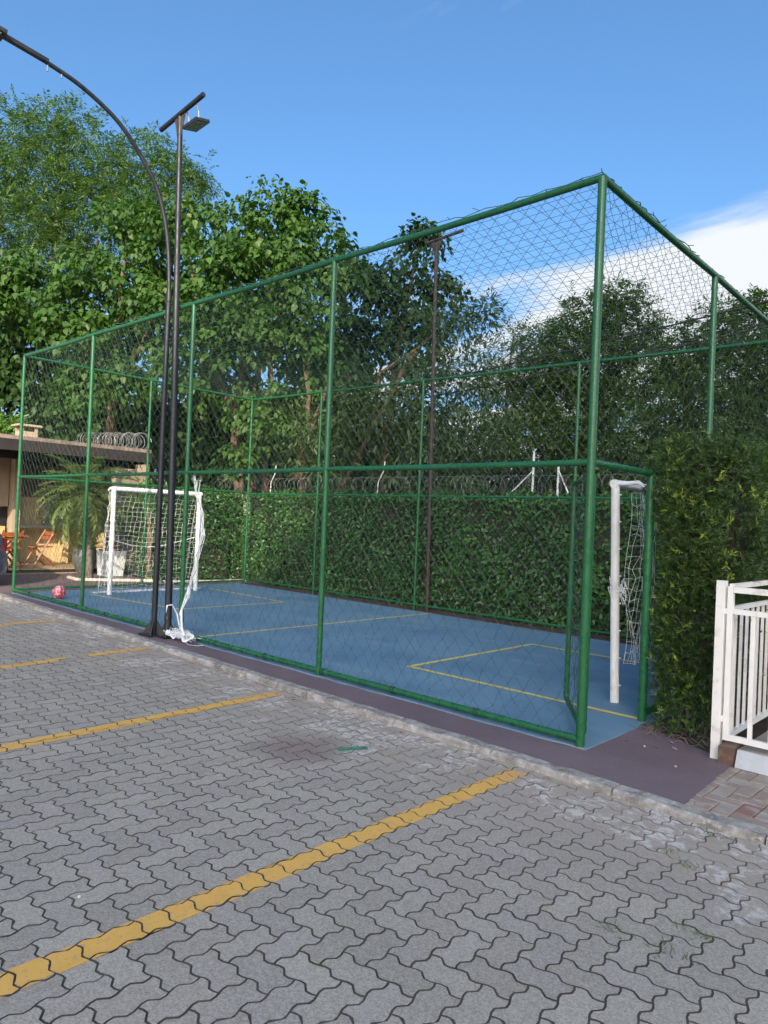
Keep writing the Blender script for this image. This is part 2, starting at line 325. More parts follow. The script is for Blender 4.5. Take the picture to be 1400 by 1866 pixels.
def crown_broad(name, seed, lobes, dens, mat, L, parent, k=7, T=T_HEART, wr=.85, spread=.24, droop=.9):
    rg = np.random.default_rng(seed); P, O = crown_points(rg, lobes, dens); n = len(P)
    P = np.repeat(P, k, 0)+rg.normal(size=(n*k,3))*spread*np.array((1,1,.75)); O = np.repeat(O, k, 0); cl = np.repeat(rg.random(n), k)
    D = O*.5+rg.normal(size=P.shape)*.45; D[:,2] -= droop
    U = O*.6+rg.normal(size=P.shape)*.45; U[:,2] += .7
    s = L*(.45+.75*rg.random(n*k)); v = np.clip(cl*.5+rg.random(n*k)*.5, 0, 1)
    V, F, A = scatter(T, P, D, U, s, s*wr, v)
    return stuff(link(name, big_mesh(name, V, F, mat, A), parent))
def crown_clumps(name, seed, lobes, mat, L, parent, per=9., k=30, cr=(.26,.46), T=T_HEART, wr=.85, droop=.9, inner=7):
    # separate leafy clumps hung on the lobes, with a sparse inner fill coloured darker so deep gaps look shaded
    rg = np.random.default_rng(seed); P, O, C_ = [], [], []
    for (x, y, z, r) in lobes:
        m = int(per*r*r+5); d = nrm(rg.normal(size=(m,3))+np.array((0,0,.35))); c = np.array((x,y,z))+d*(r*(.62+.5*rg.random(m)))[:,None]*np.array((1,1,.9)); rad = rg.uniform(cr[0],cr[1],m)
        q = nrm(rg.normal(size=(m,k,3))*np.array((1,1,.8))+np.array((0,0,.45))); rr_ = rad[:,None,None]*(.35+.7*rg.random((m,k,1))**.5)
        p = c[:,None]+q*rr_*np.array((1.1,1.1,.75)); p[...,2] -= (np.linalg.norm(q[...,:2],axis=-1)**2)*rad[:,None]*.35
        P.append(p.reshape(-1,3)); O.append((q*.8+d[:,None]*.4).reshape(-1,3)); C_.append(np.repeat(rg.random(m),k))
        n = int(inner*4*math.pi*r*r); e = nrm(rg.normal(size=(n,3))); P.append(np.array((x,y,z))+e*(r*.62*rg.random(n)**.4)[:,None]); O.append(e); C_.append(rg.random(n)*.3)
    P, O, C_ = np.concatenate(P), nrm(np.concatenate(O)), np.concatenate(C_); n = len(P)
    D = O*.7+rg.normal(size=P.shape)*.35; D[:,2] -= droop; U = O*.8+rg.normal(size=P.shape)*.35; U[:,2] += .8
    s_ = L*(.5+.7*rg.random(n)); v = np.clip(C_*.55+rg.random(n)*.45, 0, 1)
    V, F, A = scatter(T, P, D, U, s_, s_*wr, v)
    return stuff(link(name, big_mesh(name, V, F, mat, A), parent))
def crown_spray(name, seed, lobes, dens, mat, L, parent, k=12, tl=.4, wr=.25, droop=.5, low=.5):
    rg = np.random.default_rng(seed); P, O = crown_points(rg, lobes, dens, low); n = len(P)
    A = O*.8+rg.normal(size=(n,3))*.5; A[:,2] -= droop*.5; A = nrm(A); S_ = nrm(np.cross(A, rg.normal(size=(n,3))*.4+np.array((0,0,1.))))
    t = (np.arange(k)/k)[None,:,None]; sg = np.where(np.arange(k) % 2 == 0, 1, -1)[None,:,None]
    ln = (tl*(.6+.8*rg.random(n)))[:,None,None]
    PP = P[:,None,:]+A[:,None,:]*t*ln; PP[...,2] -= (t[...,0]**2)*droop*ln[...,0]*.6
    DD = S_[:,None,:]*sg+A[:,None,:]*.7+rg.normal(size=(n,k,3))*.25; DD[...,2] -= droop*.35
    PP = PP.reshape(-1,3); DD = DD.reshape(-1,3); U = rg.normal(size=PP.shape)*.4; U[:,2] += 1
    s = L*(.7+.5*rg.random(n*k)); v = np.clip(np.repeat(rg.random(n), k)*.6+rg.random(n*k)*.4, 0, 1)
    V, F, Av = scatter(T_BLADE, PP, DD, U, s, s*wr, v)
    return stuff(link(name, big_mesh(name, V, F, mat, Av), parent))
def trunk_of(parent, limbs, mat='bark', n=8):
    for i, (pts, r0, r1) in enumerate(limbs):
        pts = [Vector(p) for p in pts]; dense = []
        for a, b_ in zip(pts[:-1], pts[1:]):
            for t in (0, .33, .66): dense.append(a.lerp(b_, t)+Vector((math.sin(a.x*9+t*5+i), math.cos(a.y*7+t*4+i), 0))*.05)
        dense.append(pts[-1]); k = len(dense)
        MB().tube(dense, [r0+(r1-r0)*j/(k-1) for j in range(k)], n).build('trunk' if i == 0 else 'limb', mat, parent, True)

# ------------------------------------------------------------------ ground, car park
ZR = -.05
def kerb_y(x): return -.58-.024*x
struct(MB().add([(-1500,-1500,-.30),(1500,-1500,-.30),(1500,1500,-.30),(-1500,1500,-.30)], [(0,1,2,3)]).build('ground', 'terrain'), 'wide flat earth and grass around the estate', 'ground')
u = .113; GX, GY = -.1265, -3.589
lot = MB().bbox((-17.5,-6.6,ZR-.16), (5.2,-.12,ZR-.0026)).build('car_park', 'joint'); struct(lot, 'grey interlocking concrete paver car park in front of the court', 'car park')
m_ = MB().bbox((-60,-90,ZR-.2), (90,-6.6,ZR-.02)); m_.bbox((-60,-6.6,ZR-.2), (-17.5,-.4,ZR-.02)); m_.bbox((5.2,-6.6,ZR-.2), (40,-.6,ZR-.02))
struct(m_.build('access_road', 'far_paving'), 'paved access road running on past the parking bays', 'road')
amp = .0115
def unit_edge(p0, d, ndir, fine):
    ts = ((0,0),(.16,.75),(.36,1.),(.64,-1.),(.84,-.75)) if fine else ((0,0),(.27,1.),(.73,-1.))
    return [(p0[0]+d[0]*u*t+ndir[0]*amp*o, p0[1]+d[1]*u*t+ndir[1]*amp*o) for t, o in ts]
def rev_edge(p0, d, ndir, fine):      # same curve walked backwards: from p0+d to p0
    e = unit_edge(p0, d, ndir, fine); end = (p0[0]+d[0]*u, p0[1]+d[1]*u); return [end]+e[:0:-1]
X_, Y_ = (1,0), (0,1); NY, NX = (0,1), (-1,0)    # offset directions of the horizontal / vertical joints
def paver_outline(vertical, fine):
    w, h = (1,2) if vertical else (2,1); P = []
    for i in range(w): P += unit_edge((i*u,0), X_, NY, fine)
    for j in range(h): P += unit_edge((w*u,j*u), Y_, NX, fine)
    for i in range(w-1,-1,-1): P += rev_edge((i*u,h*u), X_, NY, fine)
    for j in range(h-1,-1,-1): P += rev_edge((0,j*u), Y_, NX, fine)
    return P
def inset(P, d):
    n = len(P); Q = []
    for i in range(n):
        a, b_, c = Vector(P[i-1]), Vector(P[i]), Vector(P[(i+1) % n])
        e1 = (b_-a).normalized(); e2 = (c-b_).normalized(); n1 = Vector((-e1.y,e1.x)); n2 = Vector((-e2.y,e2.x)); m = (n1+n2)
        m = m/max(.35, m.length_squared)*2 if m.length > .01 else n1
        q = b_+m*d*.9; Q.append((q.x, q.y))
    return Q
PO = {(vt, fn): paver_outline(vt, fn) for vt in (0,1) for fn in (0,1)}
RING = {k: (inset(P, .0040), inset(P, .0041), inset(P, .0047)) for k, P in PO.items()}
def paver_mb(vt, fn):
    a, b_, c = RING[(vt,fn)]; n = len(a); m = MB()
    vs_ = [(x,y,-.03) for x, y in a]+[(x,y,-.0007) for x, y in b_]+[(x,y,0) for x, y in c] if fn else [(x,y,-.022) for x, y in a]+[(x,y,0) for x, y in c]
    f = []
    for r in range(len(vs_)//n-1): f += [(r*n+i, r*n+(i+1) % n, (r+1)*n+(i+1) % n, (r+1)*n+i) for i in range(n)]
    f.append(tuple(len(vs_)-n+i for i in range(n))); return m.add(vs_, f)
pav_me = {vt: paver_mb(vt,1).mesh('paver', 'paver') for vt in (0,1)}
for me in pav_me.values():       # soil-stained sides
    me.materials.append(MT['joint']); me.polygons.foreach_set('material_index', [0 if len(p.vertices) > 4 else 1 for p in me.polygons])
rnd = random.Random(5); cells = []
i0, i1 = int((-17.2-GX)/u), int((4.9-GX)/u); j0, j1 = int((-6.4-GY)/u), int((-.25-GY)/u)
for i in range(i0, i1):
    for j in range(j0, j1+1):
        m = (i-j) % 4
        if m not in (0,3): continue
        vt = 1 if m == 3 else 0
        x, y = GX+i*u, GY+j*u; cx, cy = x+(u if not vt else u/2), y+(u if vt else u/2)
        if y > kerb_y(cx)+.03: continue
        cells.append((x,y,cx,cy,vt,rnd.uniform(-.0008,.0012)))
def proj(p):
    d = Vector(p)-CAM; z = d.dot(fw); return (700+1306*d.dot(r2)/z, 933-1306*d.dot(u2)/z, z) if z > .05 else (9e9,9e9,z)
vis = []
for k, c in enumerate(cells):
    px, py, z = proj((c[2],c[3],ZR))
    if -30 < px < 1430 and py < 1890: vis.append((z,k))
near = {k for _, k in sorted(vis)[:300]}
sv, sf, sa, o_ = [], [], [], 0
for k, (x,y,cx,cy,vt,dz) in enumerate(cells):
    if k in near:
        p = link('paver', pav_me[vt], lot); p.location = (x,y,ZR+dz); p.rotation_euler = (rnd.gauss(0,.0015), rnd.gauss(0,.0015), 0)
    else:
        a, _, c = RING[(vt,0)]; n = len(a)
        sv += [(x+q[0],y+q[1],ZR+dz-.022) for q in a]+[(x+q[0],y+q[1],ZR+dz) for q in c]; rv = rnd.random(); sa += [rv]*(2*n)
        sf += [(o_+i, o_+(i+1) % n, o_+n+(i+1) % n, o_+n+i) for i in range(n)]; sf.append(tuple(o_+n+i for i in range(n))); o_ += 2*n
me = bpy.data.meshes.new('paver_field'); me.from_pydata(sv, [], sf); at_ = me.attributes.new('v', 'FLOAT', 'POINT'); at_.data.foreach_set('value', sa); me.update(); me.materials.append(MT['paver_stuff']); me.materials.append(MT['joint']); me.polygons.foreach_set('material_index', [0 if len(p.vertices) > 4 else 1 for p in me.polygons])
stuff(link('paver_field', me, lot))
def clip(poly, a, b_, c):            # keep a*x+b*y<=c
    outp = []
    for i in range(len(poly)):
        p, q = poly[i-1], poly[i]; dp, dq = a*p[0]+b_*p[1]-c, a*q[0]+b_*q[1]-c
        if (dp <= 0) != (dq <= 0):
            t = dp/(dp-dq); outp.append((p[0]+(q[0]-p[0])*t, p[1]+(q[1]-p[1])*t))
        if dq <= 0: outp.append(q)
    return outp
def painted(name, mat, p0, p1, w, gaps=()):
    d = Vector((p1[0]-p0[0], p1[1]-p0[1])); ln = d.length; d /= ln; nx = Vector((-d.y, d.x)); P0 = Vector(p0); m = MB()
    for (x,y,cx,cy,vt,dz) in cells:
        q = Vector((cx,cy))-P0
        if abs(q.dot(nx)) > w/2+.17 or q.dot(d) < -.2 or q.dot(d) > ln+.2: continue
        if any(a < q.dot(d) < b_ for a, b_ in gaps): continue
        poly = [(x+e[0],y+e[1]) for e in RING[(vt,0)][2]]; e0 = rnd.uniform(-.004,.004)
        for a, c in ((nx, P0.dot(nx)+w/2+e0), (-nx, -P0.dot(nx)+w/2+e0), (d, P0.dot(d)+ln), (-d, -P0.dot(d))):
            poly = clip(poly, a.x, a.y, c)
            if len(poly) < 3: break
        if len(poly) >= 3: m.add([(p[0],p[1],ZR+dz+.0022) for p in poly], [tuple(range(len(poly)))])
    return m.build(name, mat, lot)
painted('parking_line', 'yellow', (-.067,-6.3), (-.072,-.66), .128)
painted('parking_line', 'yellow', (-2.38,-6.0), (-2.58,-.62), .135)
painted('parking_line', 'yellow', (-4.60,-5.2), (-5.10,-.50), .135, gaps=((3.72,3.98),))
painted('parking_line', 'yellow', (-7.18,-4.6), (-7.57,-.46), .135)
painted('paint_mark', 'green_mark', (-1.12,-1.27), (-1.02,-1.08), .07)

# ------------------------------------------------------------------ kerb, footpath, court
kb = MB().bbox((-17.5,-.1,-.2), (5.2,-.02,-.06)).build('kerb', 'kerb'); struct(kb, 'weathered concrete kerb along the edge of the car park', 'kerb')
x = -17.0; rk = random.Random(3)
while x < 4.6:
    ln = rk.uniform(.75,1.05); xa, xb = x+.006, x+ln-.006; w = .125; m = MB(); nseg = 8; vs_ = []
    for s_ in range(nseg+1):
        xx = xa+(xb-xa)*s_/nseg; y0 = kerb_y(xx); j = lambda a: rk.uniform(-a,a); zt = -.004+j(.004)
        vs_ += [(xx,y0+j(.004),-.14),(xx,y0+j(.006),zt-.018+j(.005)),(xx,y0+.022+j(.008),zt),(xx,y0+w,zt-.002),(xx,y0+w,-.14)]
    f = [(s_*5+k,s_*5+k+1,(s_+1)*5+k+1,(s_+1)*5+k) for s_ in range(nseg) for k in range(4)]; f = [q[::-1] for q in f]
    f += [(0,1,2,3,4), tuple(nseg*5+k for k in (4,3,2,1,0))]
    m.add(vs_, f).build('kerb_stone', 'kerb', kb); x += ln
def kin(x): return kerb_y(x)+.127
fp = MB(); xs = [-17.4+i*.5 for i in range(37)]+[.895]
vs_ = []
for xx in xs: vs_ += [(xx,kin(xx),-.009),(xx,.06,-.009)]
fp.add(vs_, [(2*i,2*i+2,2*i+3,2*i+1) for i in range(len(xs)-1)])
fp.add([(-.02,.061,-.009),(.895,.061,-.009),(.86,.43,-.009),(.70,.60,-.009),(-.02,.97,-.009)], [(0,1,2,3,4)])
fp.add([(-14.0,.061,-.009),(-10.62,.061,-.009),(-10.62,5.2,-.009),(-14.0,5.2,-.009)], [(0,1,2,3)])
struct(fp.build('footpath', 'taupe'), 'taupe painted concrete footpath between the kerb and the fence', 'footpath')
ct = MB(); rc = random.Random(8); n = 60; fr = [(-10.6+10.66*i/n, -.035+rc.uniform(-.012,.012)) for i in range(n+1)]
outl = fr+[(.05,4.62),(-10.6,4.62)]; k = len(outl)
ct.add([(a,b_,-.03) for a, b_ in outl]+[(a,b_,0) for a, b_ in outl], [(i,(i+1) % k,k+(i+1) % k,k+i) for i in range(k)]+[tuple(k+i for i in range(k))])
court = ct.build('sports_court', 'blue'); struct(court, 'small blue painted football court inside the green fence', 'sports court')
def cl(x0,y0,x1,y1,w=.06):
    d = Vector((x1-x0,y1-y0)).normalized(); q = Vector((-d.y,d.x))*w/2; e = d*w/2
    MB().add([(x0-e.x-q.x,y0-e.y-q.y,.004),(x1+e.x-q.x,y1+e.y-q.y,.004),(x1+e.x+q.x,y1+e.y+q.y,.004),(x0-e.x+q.x,y0-e.y+q.y,.004)], [(0,1,2,3)]).build('court_line', 'court_yellow', court)
cl(-2.5,1.04,-.02,1.04); cl(-2.5,1.11,-2.5,3.37); cl(-2.5,3.44,-.02,3.44)
cl(-5.16,-.0,-5.16,4.58,.055)
cl(-9.80,.98,-7.52,1.3,.055); cl(-7.45,1.37,-7.45,3.28,.055); cl(-7.45,3.35,-9.85,3.42,.055)
sb = MB().bbox((-30,4.63,-.2), (12,14,-.02)); sb.bbox((.06,.62,-.2), (.74,4.62,-.03)); sb.bbox((-14.0,5.21,-.2), (-10.6,5.3,-.025))
struct(sb.build('planting_bed', 'soil'), 'dark soil bed under the hedges behind the court', 'soil')

# ------------------------------------------------------------------ court fence
LX, WY = 10.63, 4.79
fence = thing('court_fence', (-5,0,0), 'tall green pipe and cord net cage around the blue court', 'fence')
ZF = {(0,0): 4.0, (-LX,0): 4.07, (-LX,WY): 4.04, (0,WY): 3.88}
def ztop(x, y):
    a, b_ = -x/LX, y/WY; return (ZF[(0,0)]*(1-a)+ZF[(-LX,0)]*a)*(1-b_)+(ZF[(0,WY)]*(1-a)+ZF[(-LX,WY)]*a)*b_
PR = .042
def post(x, y, z1=None, r=PR, top=(0,0)):
    z1 = z1 or ztop(x,y); MB().tube([(x,y,-.02),(x+top[0],y+top[1],z1)], r, 12).build('post', 'green', fence, True)
def rail(a, b_, r=.03, sag=.0):
    a, b_ = Vector(a), Vector(b_); pts = [a.lerp(b_,t/6)-Vector((0,0,sag*math.sin(math.pi*t/6))) for t in range(7)]
    MB().tube(pts, r, 10).build('rail', 'green', fence, True)
FX = (0,-2.75,-5.25,-7.96,-LX)
for k, x in enumerate(FX): post(x, 0, r=.031 if k == 0 else .028, top=(-.03 if 0 < k < 4 else 0,0))
for x in (-LX+.0,-8.33,-5.68,-2.72,-.0): post(x, WY, r=.024)
post(-LX,2.37,r=.025); post(0,2.28,r=.028); MB().tube([(0,1.02,-.02),(0,1.02,1.985)], .034, 12).build('post', 'green', fence, True)
MID = 1.987
for a, b_ in zip(FX[:-1], FX[1:]):
    rail((a,0,ztop(a,0)), (b_,0,ztop(b_,0)), .027, .01); rail((a,0,MID), (b_,0,MID), .024, .006); rail((a,0,.045), (b_,0,.045), .026)
BX = (0,-2.72,-5.68,-8.33,-LX)
for a, b_ in zip(BX[:-1], BX[1:]):
    rail((a,WY,ztop(a,WY)), (b_,WY,ztop(b_,WY)), .022, .008); rail((a,WY,MID-.03), (b_,WY,MID-.03), .018); rail((a,WY,.08), (b_,WY,.08), .020)
for a, b_ in ((0,2.37),(2.37,WY)):
    rail((-LX,a,ztop(-LX,a)), (-LX,b_,ztop(-LX,b_)), .022); rail((-LX,a,MID), (-LX,b_,MID), .021); rail((-LX,a,.05), (-LX,b_,.05), .022)
for a, b_ in ((0,2.28),(2.28,WY)): rail((0,a,ztop(0,a)), (0,b_,ztop(0,b_)), .028, .008)
rail((0,0,MID), (0,1.02,MID), .026); rail((0,1.02,MID), (0,2.28,MID), .024); rail((0,2.28,MID), (0,WY,MID), .024); rail((0,1.02,.06), (0,2.28,.06), .031); rail((0,2.28,.06), (0,WY,.06), .031)

def net(name, P, nu, nv, mat, r=.0022, diamond=True, jit=.012, seed=1, lower=0., parent=None, knots=True, skip=None):
    # P(a,b) -> point, a,b in 0..1 ; knots on a staggered lattice joined by cords
    rg = random.Random(seed); pts = {}
    def pt(i, j):
        if (i,j) not in pts:
            a, b_ = i/nu, j/nv; edge = i in (0,nu) or j in (0,nv); q = P(a,b_)
            e = 0 if edge else jit*(1+lower*max(0,1-b_*2.2)); pts[(i,j)] = Vector(q)+Vector((rg.gauss(0,e),rg.gauss(0,e),rg.gauss(0,e)))
        return pts[(i,j)]
    segs = []
    for i in range(nu+1):
        for j in range(nv+1):
            if diamond:
                if (i+j) % 2: continue
                for di in (-1,1):
                    if 0 <= i+di <= nu and j+1 <= nv: segs.append(((i,j),(i+di,j+1)))
            else:
                if i < nu: segs.append(((i,j),(i+1,j)))
                if j < nv: segs.append(((i,j),(i,j+1)))
    A, B = [], []
    for s_, e in segs:
        a, b_ = pt(*s_), pt(*e)
        if skip and skip((a+b_)/2): continue
        A.append(a); B.append(b_)
    A = np.array([tuple(a) for a in A]); B = np.array([tuple(a) for a in B]); T = nrm(B-A)
    U = nrm(np.cross(T, np.array((.3,.5,.81)))); W = np.cross(T, U); V = []
    for q in (0,2.094,4.189): V.append(A+(U*math.cos(q)+W*math.sin(q))*r)
    for q in (0,2.094,4.189): V.append(B+(U*math.cos(q)+W*math.sin(q))*r)
    V = np.stack(V, 1).reshape(-1,3); base = (np.arange(len(A))*6)[:,None,None]; F = (np.array([(0,1,4,3),(1,2,5,4),(2,0,3,5)])[None]+base).reshape(-1,4)
    if knots:
        K = np.array([tuple(p) for p in pts.values()]); kr = r*2.1
        O6 = np.array([(kr,0,0),(-kr,0,0),(0,kr,0),(0,-kr,0),(0,0,kr),(0,0,-kr)]); KV = (K[:,None]+O6[None]).reshape(-1,3)
        KF = (np.array([(0,2,4,4),(2,1,4,4),(1,3,4,4),(3,0,4,4),(2,0,5,5),(1,2,5,5),(3,1,5,5),(0,3,5,5)])[None]+(np.arange(len(K))*6)[:,None,None]).reshape(-1,4)
        me = bpy.data.meshes.new(name); VV = np.concatenate([V,KV]); fs = [tuple(q) for q in F.tolist()]+[tuple(q[:3]) for q in (KF+len(V)).tolist()]
        me.from_pydata(VV.tolist(), [], fs)
    else:
        me = bpy.data.meshes.new(name); me.from_pydata(V.tolist(), [], F.tolist())
    me.update(); me.materials.append(MT[mat]); return stuff(link(name, me, parent))
def wob(x, z): return .035*math.sin(x*2.1+z*1.3)*math.sin(max(0,min(1,z/4))*math.pi)
def zc(t, zt): return .05+t*(zt-.05)
net('net', lambda a, b_: (-LX*a, .0+wob(a*LX,b_*4)*.8, zc(b_,ztop(-LX*a,0))), 152, 46, 'net', .0018, jit=.0035, seed=2, lower=3., parent=fence)
net('net', lambda a, b_: (-LX*a, WY+.02+wob(a*LX+2,b_*4), zc(b_,ztop(-LX*a,WY))), 152, 46, 'net_grey', .0015, jit=.005, seed=3, parent=fence, knots=False)
net('net', lambda a, b_: (-LX, WY*a, zc(b_,ztop(-LX,WY*a))), 68, 46, 'net_grey', .0015, jit=.005, seed=4, parent=fence, knots=False)
net('net', lambda a, b_: (.0, WY*a, MID+b_*(ztop(0,WY*a)-MID)), 66, 24, 'net', .0018, jit=.006, seed=5, parent=fence, knots=False)
net('net', lambda a, b_: (.0, 1.02+(WY-1.02)*a, .06+b_*(MID-.06)), 54, 22, 'net', .0018, jit=.006, seed=6, parent=fence, knots=False)
net('net', lambda a, b_: (-LX*a, WY*b_, ztop(-LX*a,WY*b_)-.05*math.sin(math.pi*b_)*math.sin(math.pi*a)), 84, 40, 'net', .0018, diamond=False, jit=.003, seed=7, parent=fence, knots=False)
# frayed net edging lashed along the near top rails
m = MB(); rg = random.Random(11)
for (p, q, n) in (((0,0,4.0),(-LX,0,4.07),70), ((0,0,4.0),(0,WY,3.88),34)):
    p, q = Vector(p), Vector(q); prev = None
    for i in range(n*2+1):
        c = p.lerp(q,i/(n*2)); c += Vector((rg.uniform(-.02,.02), rg.uniform(-.02,.02), .032+rg.uniform(-.006,.008)))
        if prev is not None: m.tube([prev,c], .004, 3, False)
        if i % 2 == 0: m.tube([c, c+Vector((rg.uniform(-.05,.05), rg.uniform(-.05,.05), rg.uniform(-.05,.035)))], .0035, 3, False)
        prev = c
m.build('lashing', 'net', fence)
for x in [-.9-.9*i for i in range(11)]:
    m = MB()
    for k in range(4):
        cx = x+rg.uniform(-.03,.03); ring = [(cx+.004*j, .030*math.cos(j*.9), .045+.030*math.sin(j*.9)) for j in range(8)]; m.tube(ring, .004, 3, False)
    m.build('tie', 'net', fence)
# court gate, standing ajar into the court
gate = MB(); ga = Vector((-.03,.10,0)); gb = Vector((-.62,.92,0))
gt = bpy.data.objects.new('gate', None); COL.objects.link(gt); gt.parent = fence; gt.matrix_parent_inverse = PINV[fence.name]; PINV[gt.name] = Matrix.Identity(4); gt['label'] = 'narrow green pipe gate standing ajar into the court'
def gbar(a, b_, r=.02): MB().tube([a,b_], r, 10).build('gate_bar', 'green', gt, True)
g0, g1, g2, g3 = (Vector((v.x,v.y,z)) for v, z in ((ga,.07),(gb,.07),(gb,1.90),(ga,1.90)))
gbar(g0,g1); gbar(g1,g2,.023); gbar(g2,g3); gbar(g3,g0,.023)
net('net', lambda a, b_: tuple(g0.lerp(g1,a)+Vector((0,0,b_*1.83))), 14, 22, 'net', .0018, jit=.01, seed=8, parent=gt, knots=False)

# ------------------------------------------------------------------ goals
def goal(px, y0, y1, h, back, label, seed, rp=.04, lean=0.):
    g = thing('football_goal', (px,(y0+y1)/2,0), label, 'goal', 'goals of the small court')
    for y in (y0,y1): MB().tube([(px,y,0),(px+lean,y,h-.0)], rp, 14).build('post', 'white', g, True)
    MB().tube([(px+lean,y0-rp,h),(px+lean,y1+rp,h)], rp, 14).build('crossbar', 'white', g, True)
    s = 1 if back > 0 else -1
    for y in (y0,y1): MB().tube([(px+lean+s*.02,y,h),(px+s*.14,y,h+.01),(px+s*.2,y,h-.03)], .02, 8).build('hook', 'white', g, True)
    for y in (y0,y1):
        for k in range(8): MB().tube([(px+lean*(.15+k*.24)/h+s*rp*.8,y,.15+k*.24),(px+lean*(.15+k*.24)/h+s*(rp+.016),y,.155+k*.24)], .006, 5).build('net_clip', 'white_cord', g)
    return g
g1_ = goal(-9.70, 1.26, 2.98, 1.86, -1, 'white football goal at the far patio end of the court', 1)
def bnet(a, b_):       # draped net: top under the bar, bottom trailing on the floor behind the posts
    t = b_; y = 1.26+1.72*a; xx = -9.72-.42*(1-t)**.7-.08*math.sin(a*math.pi); return (xx, y, .02+1.80*t+.03*math.sin(a*9)*(1-t))
net('goal_net', bnet, 18, 20, 'white_cord', .0019, diamond=False, jit=.009, seed=21, lower=1.5, parent=g1_, knots=False)
for ye, sgn in ((1.26,-1),(2.98,1)):
    net('goal_net', lambda a, b_: (-9.72-.40*a*(1-b_*.8), ye+sgn*.05*math.sin(a*3), .02+1.78*b_), 4, 18, 'white_cord', .0019, diamond=False, jit=.012, seed=22, parent=g1_, knots=False)
m = MB(); rg = random.Random(4)
for k in range(60):
    y = 1.2+1.85*rg.random(); x0 = -9.80-.2*rg.random(); p = [(x0+rg.uniform(-.06,.06), y+j*.05*rg.choice((-1,1)), .012+.02*rg.random()) for j in range(5)]; m.tube(p, .003, 3, False)
m.tube([(-9.74,1.3,.95),(-9.85,1.7,.86),(-9.95,2.1,.82),(-9.9,2.4,.86),(-9.76,2.95,1.02)], .006, 5)
m.build('loose_cord', 'white_cord', g1_)
g2_ = goal(-.42, 1.42, 3.2, 1.93, 1, 'white football goal beside the open gate and needle hedge', 2, .039, -.07)
m = MB(); rg = random.Random(9)
for k in range(22):          # bunched cords of the loosened net hanging behind the near post
    y0_, x0_, ph, zt = 1.46+.35*rg.random(), -.36+.2*rg.random(), rg.random()*6, rg.uniform(1.5,1.88); p = []
    for j in range(16):
        z = zt-j*.095; c = math.exp(-((z-1.05)/.5)**2); p.append((x0_*(1-c*.75)+(-.16)*c*.75+.02*math.sin(z*7+ph), y0_*(1-c*.85)+1.50*c*.85+.015*math.sin(z*9+ph*2), max(.34+.1*rg.random(),z)))
    m.tube(p, .0022, 3, False)
m.build('goal_net', 'white_cord', g2_)
net('goal_net', lambda a, b_: (-.36+.26*a*(.4+.6*b_), 1.44+.05*math.sin(b_*9+a*3), .35+1.5*b_), 5, 16, 'white_cord', .0019, diamond=False, jit=.012, seed=31, parent=g2_, knots=False)
net('goal_net', lambda a, b_: (-.12+.05*math.sin(a*14), 1.45+1.7*a, .3+1.55*b_), 14, 14, 'white_cord', .0019, diamond=False, jit=.016, seed=32, parent=g2_, knots=False)
m = MB()
for k in range(6): m.tube([(-.42+.07*math.cos(q)+rg.uniform(-.02,.02), 1.40+.05*math.sin(q), .95+rg.uniform(-.05,.12)+.07*math.sin(q*2+k)) for q in [j*.7 for j in range(10)]], .003, 3, False)
m.build('loose_cord', 'white_cord', g2_)

# torn white net hanging from the front mid rail, heaped at the lamp post foot
tn = thing('torn_net', (-5.1,-.08,0), 'torn white net hanging from the fence rail and heaped below', 'net')
m = MB(); rg = random.Random(14)
hang = [(-5.20,.045,1.95),(-5.10,.045,1.72),(-4.98,.045,1.5),(-4.95,.045,1.25),(-5.02,.045,.98),(-5.12,.045,.72),(-5.17,.02,.5),(-5.16,-.05,.33),(-5.08,-.09,.16),(-4.96,-.12,.05)]
def ribbon(m, pts, w, seed=0):
    r_ = random.Random(seed); L_, vs_ = len(pts), []
    for i, p in enumerate(pts):
        q = r_.uniform(-.5,.5)+seed; o = Vector((math.cos(q), .3*math.sin(q), math.sin(q)*.5))*w; p = Vector(p); vs_ += [p-o, p+o]
    m.add(vs_, [(2*i,2*i+1,2*i+3,2*i+2) for i in range(L_-1)])
for k in range(11):
    sp = .010+.02*rg.random(); pts = [tuple(Vector(p)+Vector((rg.gauss(0,sp), rg.gauss(0,.008), rg.gauss(0,.01)))) for p in hang]
    if k < 4: pts = [(-5.12+.03*k,.045,1.9)]+pts[1:]
    m.tube(pts, .003 if k % 3 else .005, 4, False)
for k in range(3): ribbon(m, [tuple(Vector(p)+Vector((rg.gauss(0,.012),rg.gauss(0,.008),0))) for p in hang[1:]], .009, k)
m.build('hanging_strand', 'white_cord', tn)
m = MB()
for k in range(4):
    c = (-5.03+.03*k,-.10-.02*k); ribbon(m, [(c[0]-.30+.07*j, c[1]-.05*math.sin(j*.8+k), .02+.07*abs(math.sin(j*.9+k*1.3))) for j in range(9)], .032, k+10)
ribbon(m, [(-5.10,-.10,.12),(-5.16,-.11,.3),(-5.26,-.12,.40),(-5.36,-.13,.38),(-5.40,-.13,.28),(-5.36,-.12,.22)], .02, 3)
for k in range(34):
    c = Vector((-5.06+rg.gauss(0,.15), -.12+rg.gauss(0,.05), .05)); a0 = rg.random()*6; rr_ = rg.uniform(.03,.13)
    m.tube([c+Vector((math.cos(a0+j*.7)*rr_, math.sin(a0+j*.7)*rr_*.5, abs(math.sin(j*.55+k))*rg.uniform(.01,.09))) for j in range(8)], .0022, 3, False)
m.tube([(-4.9,-.15,.02),(-4.75,-.2,.01),(-4.62,-.16,.01),(-4.60,-.1,.015)], .003, 3, False)
m.build('heap', 'white_cord', tn)

